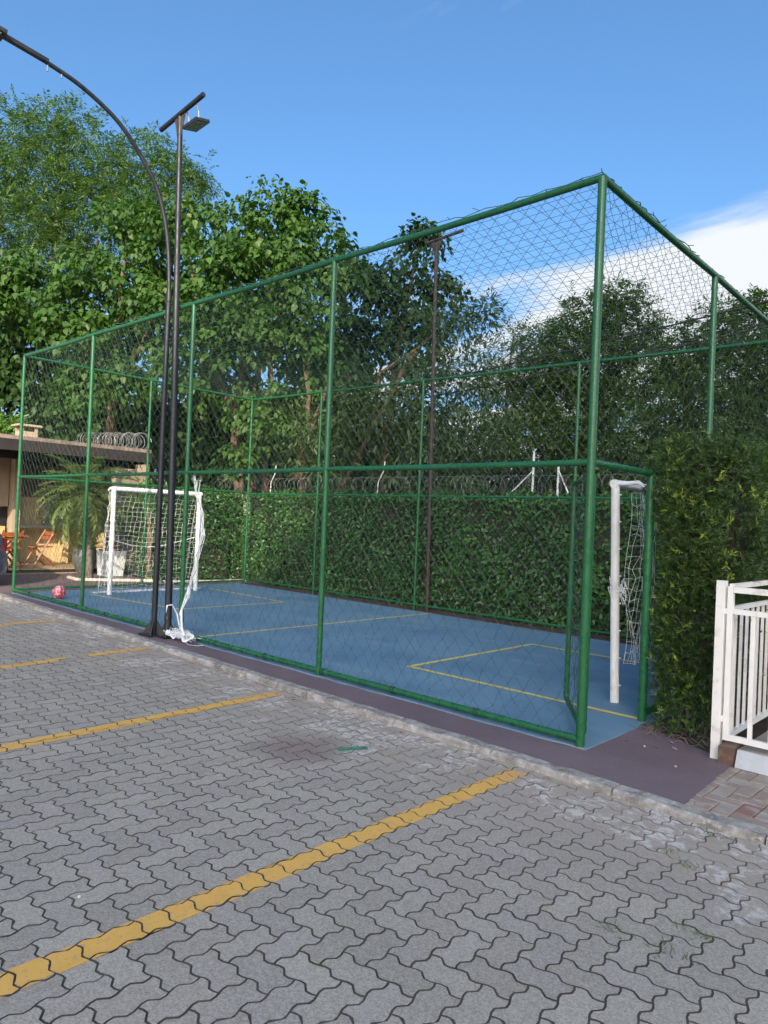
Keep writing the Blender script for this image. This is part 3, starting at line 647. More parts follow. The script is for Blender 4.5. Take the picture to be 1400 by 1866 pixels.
# ------------------------------------------------------------------ ball
bl = thing('football', (-9.46,.29,0), 'scuffed pink and white ball lying against the fence', 'ball')
m = MB(); nn = 14; m.lathe([(max(.001,.108*math.sin(math.pi*i/nn)), .108-.108*math.cos(math.pi*i/nn)) for i in range(nn+1)], (-9.46,.29,0), 20)
m.build('skin', 'ball', bl, True)
m = MB()
for ax in range(3):
    for t in (.25,):
        rr_ = .1088*math.cos(t); pts = []
        for j in range(19):
            q = j*math.pi/9; p = [rr_*math.cos(q), rr_*math.sin(q), .1088*math.sin(t)]; p = p[ax:]+p[:ax]; pts.append((-9.46+p[0], .29+p[1], .108+p[2]))
        m.tube(pts, .0025, 4, False)
m.build('seam', 'planter_w', bl)

# ------------------------------------------------------------------ lamp posts
lp = thing('street_lamp', (-5.61,-.15,0), 'dark curved-arm street lamp with an LED head over the car park', 'street lamp')
MB().tube([(-5.61,-.15,0),(-5.62,-.15,4.18)], [.036,.031], 14).build('pole', 'pole', lp, True)
arc = [(-.15,4.1),(-.17,4.5),(-.225,4.93),(-.36,5.36),(-.585,5.68),(-.9,5.98),(-1.33,6.18),(-1.75,6.27)]
def smooth(P, n=6):
    P = [Vector(p) for p in P]; P = [P[0]*2-P[1]]+P+[P[-1]*2-P[-2]]; o = []
    for k in range(1, len(P)-2):
        a, b_, c, d = P[k-1:k+3]
        for q in range(n):
            t = q/n; o.append(.5*((2*b_)+(c-a)*t+(2*a-5*b_+4*c-d)*t*t+(3*b_-a-3*c+d)*t**3))
    return o+[P[-2]]
pa = smooth([(-5.615,y,z) for y, z in arc]); MB().tube(pa, [.027-.003*k/len(pa) for k in range(len(pa))], 12).build('arm', 'pole', lp, True)
MB().tube([(-5.615,-.15,4.08),(-5.615,-.152,4.2)], .036, 12).build('collar', 'pole', lp, True)
m = MB(); m.box((-5.615,-1.95,6.30), (.06,.5,.04), mtx=Euler((R_(-6),0,0)).to_matrix()); m.box((-5.615,-2.35,6.345), (.19,.42,.04), mtx=Euler((R_(-6),0,0)).to_matrix()); m.build('lamp_head', 'pole', lp)
MB().box((-5.615,-2.36,6.315), (.15,.34,.014), mtx=Euler((R_(-6),0,0)).to_matrix()).build('lamp_lens', 'lens', lp)
for y in (-1.55,-1.7): MB().tube([(-5.615,y,6.24),(-5.615,y,6.17)], .008, 5).build('clamp_bolt', 'galv', lp)
def flange(parent, x, y, s=1.):
    MB().bevbox((x-.13*s,y-.13*s,-.01), (x+.13*s,y+.13*s,.012), .004).build('base_plate', 'pole', parent)
    for k in range(4):
        q = k*math.pi/2+math.pi/4; c, s2 = math.cos(q), math.sin(q); d = Vector((c,s2,0)); n_ = Vector((-s2,c,0))*.005
        P = [Vector((x,y,.012))+d*.03, Vector((x,y,.012))+d*.135*s, Vector((x,y,.19))+d*.03]
        MB().add([p-n_ for p in P]+[p+n_ for p in P], [(2,1,0),(3,4,5),(0,1,4,3),(1,2,5,4),(2,0,3,5)]).build('gusset', 'pole', parent)
flange(lp, -5.61, -.15)
fl = thing('floodlight_pole', (-5.385,-.09,0), 'dark floodlight pole with T bar beside the curved lamp', 'light pole')
MB().tube([(-5.385,-.09,0),(-5.50,-.09,3.2),(-5.655,-.09,6.40)], [.044,.041,.031], 14).build('pole', 'pole', fl, True)
MB().tube([(-6.12,-.09,6.40),(-5.14,-.09,6.49)], .030, 14).build('cross_bar', 'pole', fl, True)
for s_ in (-1,1): MB().add([(-5.655+s_*.025,-.096,6.10),(-5.655+s_*.025,-.096,6.40),(-5.655+s_*.12,-.096,6.41),(-5.655+s_*.025,-.084,6.10),(-5.655+s_*.025,-.084,6.40),(-5.655+s_*.12,-.084,6.41)], [(0,1,2),(5,4,3),(0,2,5,3),(0,3,4,1),(1,4,5,2)]).build('gusset', 'rust', fl)
fd = MB(); mt_ = Euler((R_(14),R_(-3),0)).to_matrix(); fd.box((-5.43,.0,6.27), (.30,.20,.035), mtx=mt_); fd.box((-5.43,.0,6.30), (.20,.13,.03), mtx=mt_)
fo = fd.build('floodlight', 'pole', fl); MB().box((-5.43,.003,6.249), (.27,.17,.010), mtx=mt_).build('lens', 'lens', fo)
for x in (-5.54,-5.32): MB().tube([(x,-.08,6.45),(x,-.04,6.38),(x,-.03,6.28)], .008, 6).build('bracket', 'galv', fl)
flange(fl, -5.385, -.09, .8)
bp = thing('floodlight_pole', (-5.56,5.0,0), 'thin rusty brown pole with T bar behind the court', 'light pole')
MB().tube([(-5.56,5.0,-.05),(-5.70,5.0,6.42)], .033, 12).build('pole', 'rust', bp, True)
MB().tube([(-5.92,5.0,6.48),(-5.12,5.0,6.51)], .026, 12).build('cross_bar', 'rust', bp, True)
for s_ in (-1,1): MB().add([(-5.70+s_*.028,4.995,6.18),(-5.70+s_*.028,4.995,6.46),(-5.70+s_*.12,4.995,6.46),(-5.70+s_*.028,5.005,6.18),(-5.70+s_*.028,5.005,6.46),(-5.70+s_*.12,5.005,6.46)], [(0,1,2),(5,4,3),(0,2,5,3),(0,3,4,1),(1,4,5,2)]).build('gusset', 'rust', bp)

# ------------------------------------------------------------------ hedges
def hedge_leaves(name, seed, faces, dens, mat, L, wr, T, parent, depth=.16, k=1, up_=.3):
    rg = np.random.default_rng(seed); Ps, Os = [], []
    for (o, a, b_, nn_) in faces:
        o, a, b_, nn_ = map(lambda q: np.array(q, float), (o,a,b_,nn_)); ar = np.linalg.norm(np.cross(a,b_)); n = int(ar*dens)
        s, t = rg.random(n), rg.random(n); p = o+a*s[:,None]+b_*t[:,None]
        w = .045*np.sin(p[:,0]*3.1+p[:,2]*4)+.04*np.sin(p[:,1]*3.7+p[:,2]*2.3)+.03*np.sin(p[:,0]*7.3-p[:,2]*6)
        p += nn_*(w-depth*rg.random(n)**1.6+.028*rg.normal(size=n))[:,None]; Ps.append(p); Os.append(np.broadcast_to(nn_, p.shape))
    P, O = np.concatenate(Ps), np.concatenate(Os); n = len(P); cl_ = .5+.5*np.sin(P[:,0]*4+1)*np.sin(P[:,2]*4.5+P[:,1]*4)
    if k > 1:
        A = nrm(O*.8+rg.normal(size=P.shape)*.75+np.array((0,0,up_))); cv_ = rg.random(n)
        P = np.repeat(P,k,0)+np.repeat(A,k,0)*(np.tile(np.arange(k)/k,n)*L*.8)[:,None]; D = np.repeat(A,k,0)*.75+rg.normal(size=P.shape)*.55
        U = np.repeat(A,k,0)+rg.normal(size=P.shape)*.3; v = np.clip(np.repeat(cv_,k)*.85+.15*rg.random(n*k),0,1); v = np.repeat(np.where(cv_ > .93, 1., cv_*.88), k)
    else:
        D = O*.35+rg.normal(size=P.shape)*.6; D[:,2] -= .45; U = O+rg.normal(size=P.shape)*.45; U[:,2] += up_; v = np.clip(rg.random(n)*.6+cl_*.4,0,1)
    s = L*(.6+.7*rg.random(len(P))); V, F, A_ = scatter(T, P, D, U, s, s*wr, v)
    return stuff(link(name, big_mesh(name, V, F, mat, A_), parent))
h = thing('hedge', (-4,5.4,0), 'long clipped broad-leaf green hedge behind the back of the court', 'hedge')
MB().bbox((-11.1,5.22,-.02), (2.9,5.80,1.90)).build('dark_core', 'hedge_core', h)  # solid dark box, blocks the view through the hedge
hedge_leaves('foliage', 41, [((-11.2,5.12,.02),(14.2,0,0),(0,0,1.98),(0,-1,0)), ((-11.2,5.12,2.0),(14.2,0,0),(0,.75,0),(0,0,1)), ((-11.2,5.12,.05),(0,.7,0),(0,0,1.95),(-1,0,0))], 1000, 'hedge', .078, .75, T_OVATE, h)
h = thing('hedge', (-11.6,4.2,0), 'shaded hedge wall behind the far goal', 'hedge')
MB().bbox((-11.95,3.25,-.02), (-11.42,5.25,1.90)).build('dark_core', 'hedge_core', h)
hedge_leaves('foliage', 42, [((-11.34,3.2,.02),(0,2.1,0),(0,0,1.98),(1,0,0)), ((-11.95,3.2,2.0),(.6,0,0),(0,2.1,0),(0,0,1)), ((-11.95,3.18,.02),(.6,0,0),(0,0,1.96),(0,-1,0))], 1000, 'hedge', .078, .75, T_OVATE, h)
h = thing('hedge', (.4,1.5,0), 'tall clipped needle-leaf hedge beside the white gate', 'hedge')
MB().bbox((.20,1.16,.15), (.60,5.6,2.12)).build('dark_core', 'hedge_core', h)
yf = [((.06,1.02,.16),(.60,0,0),(.0,0,2.08),(0,-1,0)), ((.06,1.02,2.24),(.66,0,0),(0,4.6,0),(0,0,1)), ((.72,1.02,.25),(0,4.6,0),(0,0,2.0),(1,0,0)), ((.06,1.02,.22),(0,4.6,0),(0,0,2.02),(-1,0,0))]
hedge_leaves('foliage', 43, yf, 1250, 'yew', .044, .16, T_BLADE, h, .18, 13, .5)
hedge_leaves('foliage', 44, [((.14,.88,.02),(.54,0,0),(.0,.08,.8),(0,-1,0)), ((.10,.98,.9),(.5,0,0),(0,.03,1.0),(0,-1,0)), ((.16,.95,.12),(0,.5,.0),(-.05,0,.5),(-1,0,0))], 1000, 'yew', .044, .16, T_BLADE, h, .16, 13, .5)
m = MB(); rg = random.Random(6)
for k in range(16):
    x, y = rg.uniform(.2,.6), rg.uniform(1.05,1.4); m.tube([(x,y,-.03),(x+rg.uniform(-.06,.06),y+rg.uniform(-.05,.05),.25),(x+rg.uniform(-.08,.08),y+.1+rg.uniform(-.05,.1),.42)], [.011,.008,.005], 5)
for k in range(70):
    x, y = rg.uniform(.05,.72), rg.uniform(.70,1.0); q = rg.random()*6; m.tube([(x,y,-.02),(x+.05*math.cos(q),y+.05*math.sin(q),.0+.03*rg.random()),(x+.11*math.cos(q+.4),y+.11*math.sin(q+.4),.0)], .003, 3, False)
m.build('stem', 'bark2', h)

# ------------------------------------------------------------------ perimeter wall, razor wire, posts, cables
def coil(p, q, r, pitch, label, wr=.006):
    p, q = Vector(p), Vector(q); d = (q-p); L_ = d.length; d.normalize(); a = Vector((0,0,1)); b_ = d.cross(a); n = int(L_/pitch); rg = random.Random(int(r*1000)); pts = []
    for i in range(n*14+1):
        t = i/14; k = 1+.10*math.sin(t*1.7); pts.append(p+d*(t*pitch+.03*math.sin(t*6.28*.5))+(a*math.sin(t*2*math.pi)+b_*math.cos(t*2*math.pi))*r*k)
    o = thing('razor_wire_coil', p, label, 'razor wire', 'razor wire coils on the boundary')
    MB().tube(pts, wr, 4).build('wire', 'galv', o)
    MB().tube([p+a*r*.98, p.lerp(q,.5)+a*r*.96, q+a*r*.98], .003, 4).build('strand', 'galv', o)
wl = MB().bbox((-14.6,6.05,-.1), (8,6.22,2.0)).build('boundary_wall', 'edging'); tag(wl, 'low boundary wall half hidden behind the long hedge', 'wall')
wl2 = MB().bbox((-21.5,5.55,-.1), (-16.75,5.72,3.12)).build('boundary_wall', 'wall_pale'); tag(wl2, 'taller boundary wall behind the barbecue pavilion', 'wall')
coil((8,6.12,2.25), (-14,6.12,2.25), .15, .19, 'long razor wire coil above the clipped back hedge', .0035)
coil((-13.72,3.92,3.16), (-17.1,3.92,3.36), .19, .16, 'razor wire coil along the end of the pavilion roof', .009)
for x, dx, z1, label in ((-4.29,-.44,2.82,'white angled wire post above the hedge, left of two'), (-3.80,.20,2.58,'white angled wire post above the hedge, right of two')):
    t = thing('wire_post', (x,6.2,1.9), label, 'post', 'white posts of the razor wire fence')
    MB().box((x,6.2,(1.9+z1)/2), (.026,.026,z1-1.9)).build('upright', 'white', t); a_ = Vector((x,6.2,2.49)); c_ = Vector((x+dx,6.2,2.1)); MB().tube([a_+Vector((.0,0,0)),c_], .012, 6).build('brace', 'white', t)
for x, label in ((-11.55,'thin crooked pale wire stake near the hedge corner'), (-7.95,'thin crooked pale wire stake behind the middle of the hedge')):
    t = thing('wire_stake', (x,6.1,1.9), label, 'stake', 'pale stakes of the razor wire fence'); MB().tube([(x,6.1,1.9),(x+.02,6.1,2.3),(x+.16,6.1,2.52),(x+.19,6.1,2.72)], .012, 6).build('stake', 'white', t)
for k, (z0, z1, label) in enumerate(((6.75,4.55,'upper overhead cable crossing the sky at right'), (6.2,4.25,'lower overhead cable crossing behind the trees'))):
    pts = [(8-24*t/16, 9.0, z0+(z1-z0)*t/16-.25*math.sin(math.pi*t/16)) for t in range(17)]
    o = MB().tube(pts, .018, 5).build('overhead_cable', 'cable'); tag(o, label, 'cable', 'overhead cables')

# ------------------------------------------------------------------ trees
LEAFL = [(-16.7,4.7,9.5,.89),(-15.5,5.2,8.8,.9),(-18.6,3.0,7.7,.95),(-17.3,3.5,6.8,1.12),(-16.4,4.4,7.6,1.27),(-19.1,2.5,7.9,.61),(-15.0,5.0,6.5,1.24),(-16.3,3.8,5.7,.9),(-17.1,3.0,6.2,.38),(-16.0,3.4,4.5,.57),(-15.6,4.5,4.8,.73),(-19.3,2.4,7.0,.77)]
LEAFR = [(-14.2,5.0,8.9,.68),(-13.2,5.3,8.3,.83),(-12.9,6.2,9.0,.82),(-12.4,6.7,9.4,.64),(-11.9,7.2,9.2,.68),(-11.9,6.5,8.0,1.03),(-11.1,7.3,8.0,.66),(-12.6,5.2,7.1,1.14),(-12.2,5.5,5.7,1.01),(-11.2,6.5,6.5,1.01),(-10.8,7.6,7.2,.5),(-13.6,4.9,4.8,.83),(-12.2,6.3,4.2,.83),(-11.6,6.2,3.5,.6),(-11.8,5.4,2.8,.31),(-11.2,7.2,5.4,.83),(-13.5,5.1,6.1,.83)]
BAMBOO = [(-25.6,4.5,14.8,1.09),(-24.6,5.4,14.8,1.0),(-23.9,6.1,15.4,.64),(-23.7,6.3,14.1,1.29),(-25.0,5.1,13.0,1.69),(-26.7,3.4,13.7,1.79),(-23.5,6.5,12.1,1.69),(-23.0,8.4,14.4,1.03),(-22.3,9.0,14.1,.99),(-23.5,7.9,13.8,1.03),(-22.0,9.3,13.5,.83),(-21.5,9.8,14.3,.45),(-21.7,9.6,13.7,.52),(-22.8,7.2,11.6,1.79),(-25.1,5.0,11.0,1.89),(-26.7,3.5,11.1,1.79),(-22.7,8.6,15.3,.45),(-24.7,4.1,8.3,1.53),(-24.3,5.8,9.9,1.59)]
DARKMID = [(-11.6,9.6,7.8,.74),(-11.0,10.1,8.4,.69),(-10.7,10.4,9.2,.52),(-10.9,10.2,9.5,.31),(-11.4,9.7,7.0,1.0),(-10.6,10.5,7.5,.74),(-12.0,9.2,6.6,.84),(-10.9,10.3,6.3,1.07),(-12.1,9.1,5.4,1.0),(-10.1,10.9,8.1,.31),(-11.9,9.2,8.3,.46),(-13.7,9.0,5.4,.96),(-13.1,9.5,8.6,.64)]
NARROW = [(-9.1,7.2,3.7,1.07),(-8.6,8.3,4.4,1.04),(-9.7,6.6,3.7,.82),(-8.2,9.3,5.0,.94),(-8.7,7.6,2.9,.88),(-8.1,8.8,3.5,1.04),(-8.6,9.7,6.8,.36),(-8.3,10.0,7.0,.22),(-9.0,9.2,6.1,.76),(-8.8,8.1,4.9,.78),(-10.6,6.4,3.5,.78),(-9.8,7.2,4.4,.78),(-8.5,9.8,6.4,.55),(-10.0,6.4,2.7,.63),(-7.8,10.5,3.7,.83),(-8.0,8.9,2.6,.78)]
THIN = [(-12.2,17.2,8.1,.72),(-12.6,16.9,7.6,.6),(-11.8,17.6,7.9,.56),(-12.4,17.1,6.8,.9),(-12.9,16.5,6.8,.8),(-11.4,18.0,7.1,.7)]
PINNA = [(-9.1,14.6,6.9,.81),(-8.5,15.2,7.4,.88),(-8.0,15.7,8.1,.76),(-7.6,16.1,8.5,.57),(-7.3,16.3,7.7,.77),(-8.1,15.6,6.6,1.18),(-7.2,16.5,6.5,1.01),(-9.1,14.7,5.9,1.09),(-9.8,14.0,5.2,1.09),(-8.5,15.3,5.1,1.26),(-7.5,16.2,5.0,1.01),(-8.9,13.5,4.1,.96),(-7.7,14.6,3.7,1.13),(-6.9,16.7,7.5,.4)]
PINNB = [(-4.5,14.9,6.8,.61),(-4.9,14.5,6.2,.61),(-3.9,15.5,7.0,.73),(-3.4,16.0,7.4,.58),(-2.8,16.5,7.2,.87),(-3.9,14.8,5.7,1.13),(-4.8,13.9,5.3,.78),(-3.2,15.5,5.6,1.13),(-5.1,13.7,4.8,.78),(-4.0,14.0,4.3,1.1),(-5.2,12.9,3.8,.76),(-3.1,14.9,4.1,1.1),(-2.3,16.3,5.2,1.27),(-4.5,13.6,3.3,.96),(-3.4,13.9,3.1,.94),(-5.2,12.9,3.0,.83),(-1.0,16.5,6.6,1.3),(-.4,16.0,4.6,1.4)]
LEFTDARK = [(-21.0,3.4,6.5,1.26),(-20.3,4.2,5.4,1.01),(-21.1,3.4,4.7,1.26),(-20.0,4.5,4.1,.93),(-22.1,2.4,5.5,1.52),(-22.1,2.5,3.8,1.01),(-20.1,5.7,4.4,1.06),(-19.2,6.6,3.9,.97),(-18.3,7.4,4.3,1.06),(-17.4,8.3,3.9,.79),(-20.4,5.4,6.2,1.06)]
BEHIND = [(-17.4,8.2,8.8,1.14),(-16.3,9.2,7.6,1.5),(-17.6,8.1,6.1,1.5),(-15.3,10.2,6.8,1.5),(-18.7,7.0,8.0,1.32),(-14.3,11.2,6.7,1.32),(-16.4,9.1,9.7,.88),(-16.2,8.7,4.6,1.46),(-14.4,10.4,4.7,1.38),(-19.5,6.2,6.9,1.32),(-17.7,7.3,4.1,1.38),(-14.4,9.7,3.4,1.26),(-16.2,8.1,2.9,1.18),(-13.0,11.1,3.5,1.18),(-15.6,9.9,8.9,1.06)]
G = 'trees behind the court'
def tree(name, base, label, limbs, mat='bark'):
    t = thing(name, base, label, 'tree', G); trunk_of(t, limbs, mat); return t
t = tree('broad_leaf_tree', (-17.8,5.0,-.1), 'sunlit broad-leaf tree left of the lamp posts, above the pavilion', [([(-17.8,5.0,-.1),(-17.6,4.9,2.5),(-17.0,4.6,5)],.2,.12), ([(-17.0,4.6,5),(-16.5,4.5,7),(-16.6,4.7,9)],.11,.03), ([(-17.0,4.6,5),(-18,3.6,6.4),(-18.8,2.8,7.6)],.09,.03), ([(-17.0,4.6,5),(-16,4.9,6),(-15.2,5.1,7.5)],.09,.03)])
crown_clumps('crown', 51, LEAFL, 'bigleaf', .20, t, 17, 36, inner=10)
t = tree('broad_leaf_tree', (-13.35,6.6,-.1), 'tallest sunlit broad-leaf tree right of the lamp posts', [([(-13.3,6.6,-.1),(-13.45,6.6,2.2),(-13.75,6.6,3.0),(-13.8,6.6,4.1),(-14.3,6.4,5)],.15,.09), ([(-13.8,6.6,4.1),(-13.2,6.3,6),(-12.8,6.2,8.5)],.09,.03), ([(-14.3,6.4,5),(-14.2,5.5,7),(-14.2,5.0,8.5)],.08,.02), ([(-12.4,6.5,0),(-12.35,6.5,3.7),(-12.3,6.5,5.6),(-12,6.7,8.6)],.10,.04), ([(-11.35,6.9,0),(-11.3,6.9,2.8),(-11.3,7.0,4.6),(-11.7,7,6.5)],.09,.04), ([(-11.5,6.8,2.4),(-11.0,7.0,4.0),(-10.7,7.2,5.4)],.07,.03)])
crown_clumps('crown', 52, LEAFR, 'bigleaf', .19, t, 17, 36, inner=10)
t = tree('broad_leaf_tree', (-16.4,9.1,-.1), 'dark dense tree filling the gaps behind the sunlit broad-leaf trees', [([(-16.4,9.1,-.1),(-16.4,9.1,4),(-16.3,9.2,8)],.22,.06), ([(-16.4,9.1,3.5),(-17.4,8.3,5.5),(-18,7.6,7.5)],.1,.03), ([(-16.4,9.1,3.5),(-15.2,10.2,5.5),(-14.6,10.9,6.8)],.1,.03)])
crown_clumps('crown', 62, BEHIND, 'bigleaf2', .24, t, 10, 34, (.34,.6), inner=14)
t = tree('bamboo_clump', (-24.5,5.5,-.2), 'airy pale bamboo clump, tallest growth at the far left', [([(-24.5,5.5,-.2),(-24.5,5.5,6),(-24.2,5.8,14)],.12,.03)]+[([(-24.5+a,5.5+b_,-.2),(-24.5+a*1.5,5.5+b_*1.5,7),(-24.5+a*2.6,5.5+b_*2.6,14)],.07,.02) for a, b_ in ((.6,.6),(-.6,-.5),(.8,1.3),(-.2,.3),(.3,.9))], 'bark2')
crown_spray('crown', 53, BAMBOO, 18, 'bamboo', .17, t, 16, .7, .28, .6)
t = tree('broad_leaf_tree', (-11.4,9.8,-.1), 'dark shaded broad-leaf tree seen through the net at centre', [([(-11.4,9.8,-.1),(-11.3,9.8,3),(-11.2,10,6)],.16,.09), ([(-11.2,10,6),(-10.9,10.2,8),(-10.8,10.3,9.4)],.07,.02), ([(-11.3,9.8,4),(-12.2,9.2,5.5),(-13,9.3,8)],.07,.02)])
crown_clumps('crown', 54, DARKMID, 'bigleaf2', .20, t, 14, 34)
t = tree('narrow_leaf_tree', (-9.95,7.0,-.1), 'leaning narrow-leaf tree behind the middle of the hedge', [([(-10.7,7.0,-.1),(-10.3,7.0,1.5),(-9.95,7,2.3),(-8.97,7.1,3.97),(-8.7,8,5.5)],.10,.05), ([(-9.2,7.1,3.6),(-9.4,7.6,5),(-9.0,9,6.2)],.06,.02)])
crown_clumps('crown', 55, NARROW, 'narrow', .20, t, 16, 44, (.24,.42), T_BLADE, .30, .45, 26)
t = tree('sparse_tree', (-12.3,17.2,-.2), 'small sparse tree against the sky, right of the rusty pole', [([(-12.3,17.2,-.2),(-12.3,17.2,5),(-12.2,17.3,8.4)],.12,.03)])
crown_spray('crown', 56, THIN, 13, 'narrow', .17, t, 9, .45, .3, .2)
t = tree('feathery_tree', (-8.3,15.4,-.2), 'feathery dark tree behind the near fence corner post', [([(-8.3,15.4,-.2),(-8.3,15.4,4),(-8.0,15.7,7.6)],.2,.05), ([(-8.3,15.4,3.5),(-9.2,14.6,5),(-9.4,14.4,6.5)],.1,.03), ([(-8.3,15.4,3.8),(-7.4,16.2,5.5),(-7.2,16.4,7)],.1,.03)], 'bark2')
crown_spray('crown', 57, PINNA, 30, 'fine', .15, t, 16, .5, .34, .5)
t = tree('feathery_tree', (-3.8,15,-.2), 'feathery green tree filling the right edge above the needle hedge', [([(-3.8,15,-.2),(-3.8,15,3.5),(-3.6,15.4,6.6)],.2,.05), ([(-3.8,15,3),(-4.7,14.2,4.5),(-4.8,14.3,6)],.1,.03), ([(-3.8,15,3),(-2.8,16,4.8),(-2.6,16.3,6.5)],.1,.03)], 'bark2')
crown_spray('crown', 58, PINNB, 32, 'fine', .145, t, 16, .5, .34, .5)
t = tree('broad_leaf_tree', (-20.8,4.2,-.2), 'dark shaded tree behind the pavilion roof at far left', [([(-20.8,4.2,-.2),(-20.8,4.2,3),(-20.9,3.8,6)],.2,.06)])
crown_broad('crown', 59, LEFTDARK, 9, 'bigleaf2', .24, t, 9)
FAR = [(-30.9,7.9,4.7),(-29.3,9.4,5.3),(-27.7,10.9,5.9),(-26.0,12.5,5.0),(-24.5,14.0,5.6),(-22.9,15.4,6.2),(-21.2,17.0,5.3),(-19.6,18.5,5.9),(-18.1,20.0,6.2),(-16.4,21.5,5.6),(-14.8,23.0,5.0),(-13.2,24.5,4.6),(-11.6,26.1,4.8),(-10.0,27.6,4.4),(-8.4,29.0,4.8),(-6.8,30.6,4.6),(-5.2,32.1,5.2),(-3.6,33.6,5.0),(-2.0,35.1,4.8),(.5,36,5)]
fl_ = []
for k, (x,y,z) in enumerate(FAR): fl_ += [(x,y,z-1.2,1.9),(x+.9,y+.6,z-3.2,2.0),(x-.8,y-.6,z-4.6,1.9)]
wood = bpy.data.objects.new('far_wood', None)
o = crown_broad('far_wood', 60, fl_, 7, 'far', .34, None, 6, T_OVATE, .8, .35); tag(o, 'dark mass of far woodland behind all the trees', 'woodland')
UND = [(-20+1.1*i+.4*math.sin(i*2), 9.5+.55*i*(.55)+.7*math.sin(i*1.7), 1.5+.5*math.sin(i*2.3), 1.05) for i in range(22)]
o = crown_broad('undergrowth', 61, UND, 12, 'narrow', .22, None, 7, T_OVATE, .6, .3); tag(o, 'shaded undergrowth of bushes beneath the trees', 'undergrowth')

# ------------------------------------------------------------------ barbecue pavilion, left
PX = -14.0
pf = MB().bevbox((-18.5,-6,-.15), (PX,5.2,.10), .01).build('patio_floor', 'patio'); struct(pf, 'raised tiled patio floor of the barbecue pavilion', 'patio')
MB().bbox((PX-.02,-5.9,.03), (PX+.025,5.1,.085)).build('floor_edge', 'roof', pf)
pv = thing('barbecue_pavilion', (-15.5,1.5,.1), 'open barbecue pavilion with brown roof and cream walls', 'building')
MB().bbox((-16.2,1.55,.1), (-16.0,4.0,1.70)).build('wall', 'wall_cream', pv); MB().bbox((-16.19,1.56,1.701), (-16.01,3.99,2.62)).build('upper_wall', 'upper_shaded', pv)  # upper part coloured dark to imitate the shade below the roof
MB().bbox((-15.98,1.15,.1), (-15.7,1.55,.98)).build('low_wall', 'wall_cream', pv)
MB().bbox((-15.98,1.62,.1), (-15.45,1.78,2.62)).build('column', 'wall_pale', pv)
MB().bbox((-15.98,1.25,1.45), (-15.72,1.60,2.62)).build('column', 'wall_pale', pv)
MB().bbox((-15.965,1.28,1.0), (-15.76,1.58,1.43)).build('oven_mouth', 'black', pv)  # black block standing in for the dark inside of the oven opening
MB().bevbox((-15.99,1.8,.96), (-15.40,3.98,1.03), .008).build('counter', 'stone', pv)
for y in (2.9,3.8): MB().bbox((-15.95,y,.1), (-15.55,y+.10,.955)).build('counter_leg', 'wall_cream', pv)
m = MB(); m.add([(-15.98,2.4,1.2),(-15.5,2.4,1.2),(-15.5,3.35,1.2),(-15.98,3.35,1.2),(-15.98,2.5,1.75),(-15.72,2.5,1.75),(-15.72,3.25,1.75),(-15.98,3.25,1.75)], [(3,2,1,0),(4,5,6,7),(0,1,5,4),(1,2,6,5),(2,3,7,6),(3,0,4,7)]); m.build('hood', 'steel', pv)
MB().bbox((-15.9,2.45,1.04), (-15.52,3.3,1.19)).build('grill', 'black', pv)
rf = MB(); rf.add([(-13.6,-6,2.88),(-13.6,4.05,2.88),(-17.2,4.05,3.10),(-17.2,-6,3.10),(-13.6,-6,2.96),(-13.6,4.05,2.96),(-17.2,4.05,3.18),(-17.2,-6,3.18)], [(3,2,1,0),(4,5,6,7),(0,1,5,4),(1,2,6,5),(2,3,7,6),(3,0,4,7)])
rf = rf.build('roof', 'rooftile', pv)
MB().bbox((-13.64,-6,2.64), (-13.59,4.08,2.875)).build('fascia', 'roof', rf); MB().bbox((-17.2,4.06,2.62), (-13.66,4.10,2.90)).build('fascia', 'roof', rf)
for k in range(12): MB().bbox((-17.1,-5.6+k*.85,2.70), (-13.66,-5.52+k*.85,2.86)).build('rafter', 'roof', rf)
for x in (-14.3,-15.9): MB().bbox((x-.06,-5.9,2.50), (x+.06,4.0,2.695)).build('beam', 'roof', rf)
ch = MB().bbox((-16.35,1.9,3.05), (-16.0,2.3,3.30)).build('chimney', 'wall_pale', pv)
MB().bevbox((-16.43,1.82,3.42), (-15.92,2.38,3.47), .02).build('chimney_cap', 'wall_pale', ch)
for (x,y) in ((-16.32,1.93),(-16.03,1.93),(-16.32,2.27),(-16.03,2.27)): MB().bbox((x-.035,y-.035,3.30), (x+.035,y+.035,3.42)).build('chimney_pillar', 'wall_pale', ch)
MB().bbox((-17.5,-5.8,.1), (-17.35,1.0,1.0)).build('low_wall', 'wall_cream', pv)

def chair(loc, rz, label):
    t = thing('folding_chair', loc, label, 'chair', 'folding wooden patio chairs', rz)
    for y in (-.21,.21):      # faces +X
        MB().tube([(.26,y,0),(-.24,y,.84)], .02, 4).build('leg', 'wood', t, local=True); MB().tube([(-.24,y*.86,0),(.20,y*.86,.44)], .02, 4).build('leg', 'wood', t, local=True)
    for k in range(4): MB().box((-.16+.115*k,0,.455), (.085,.44,.022)).build('seat_slat', 'wood', t, local=True)
    for k in range(2): MB().box((-.175-.055*k,0,.66+.10*k), (.02,.42,.085)).build('back_slat', 'wood', t, local=True)
    MB().tube([(-.2,-.2,.06),(-.2,.2,.06)], .014, 4).build('stretcher', 'wood', t, local=True)
    return t
chair((-14.75,2.0,.1), -math.pi/2+.15, 'folding wooden chair right of the patio table, facing it')
chair((-14.35,.72,.1), math.pi/2-.1, 'folding wooden chair left of the patio table, at picture edge')
chair((-14.22,1.12,.1), math.pi+.1, 'folding wooden chair on the near side of the patio table')
tb = thing('folding_table', (-14.85,1.3,.1), 'folding wooden patio table between the chairs', 'table')
for k in range(6): MB().box((-15.13+.112*k,1.3,.80), (.10,.72,.022)).build('top_slat', 'wood', tb)
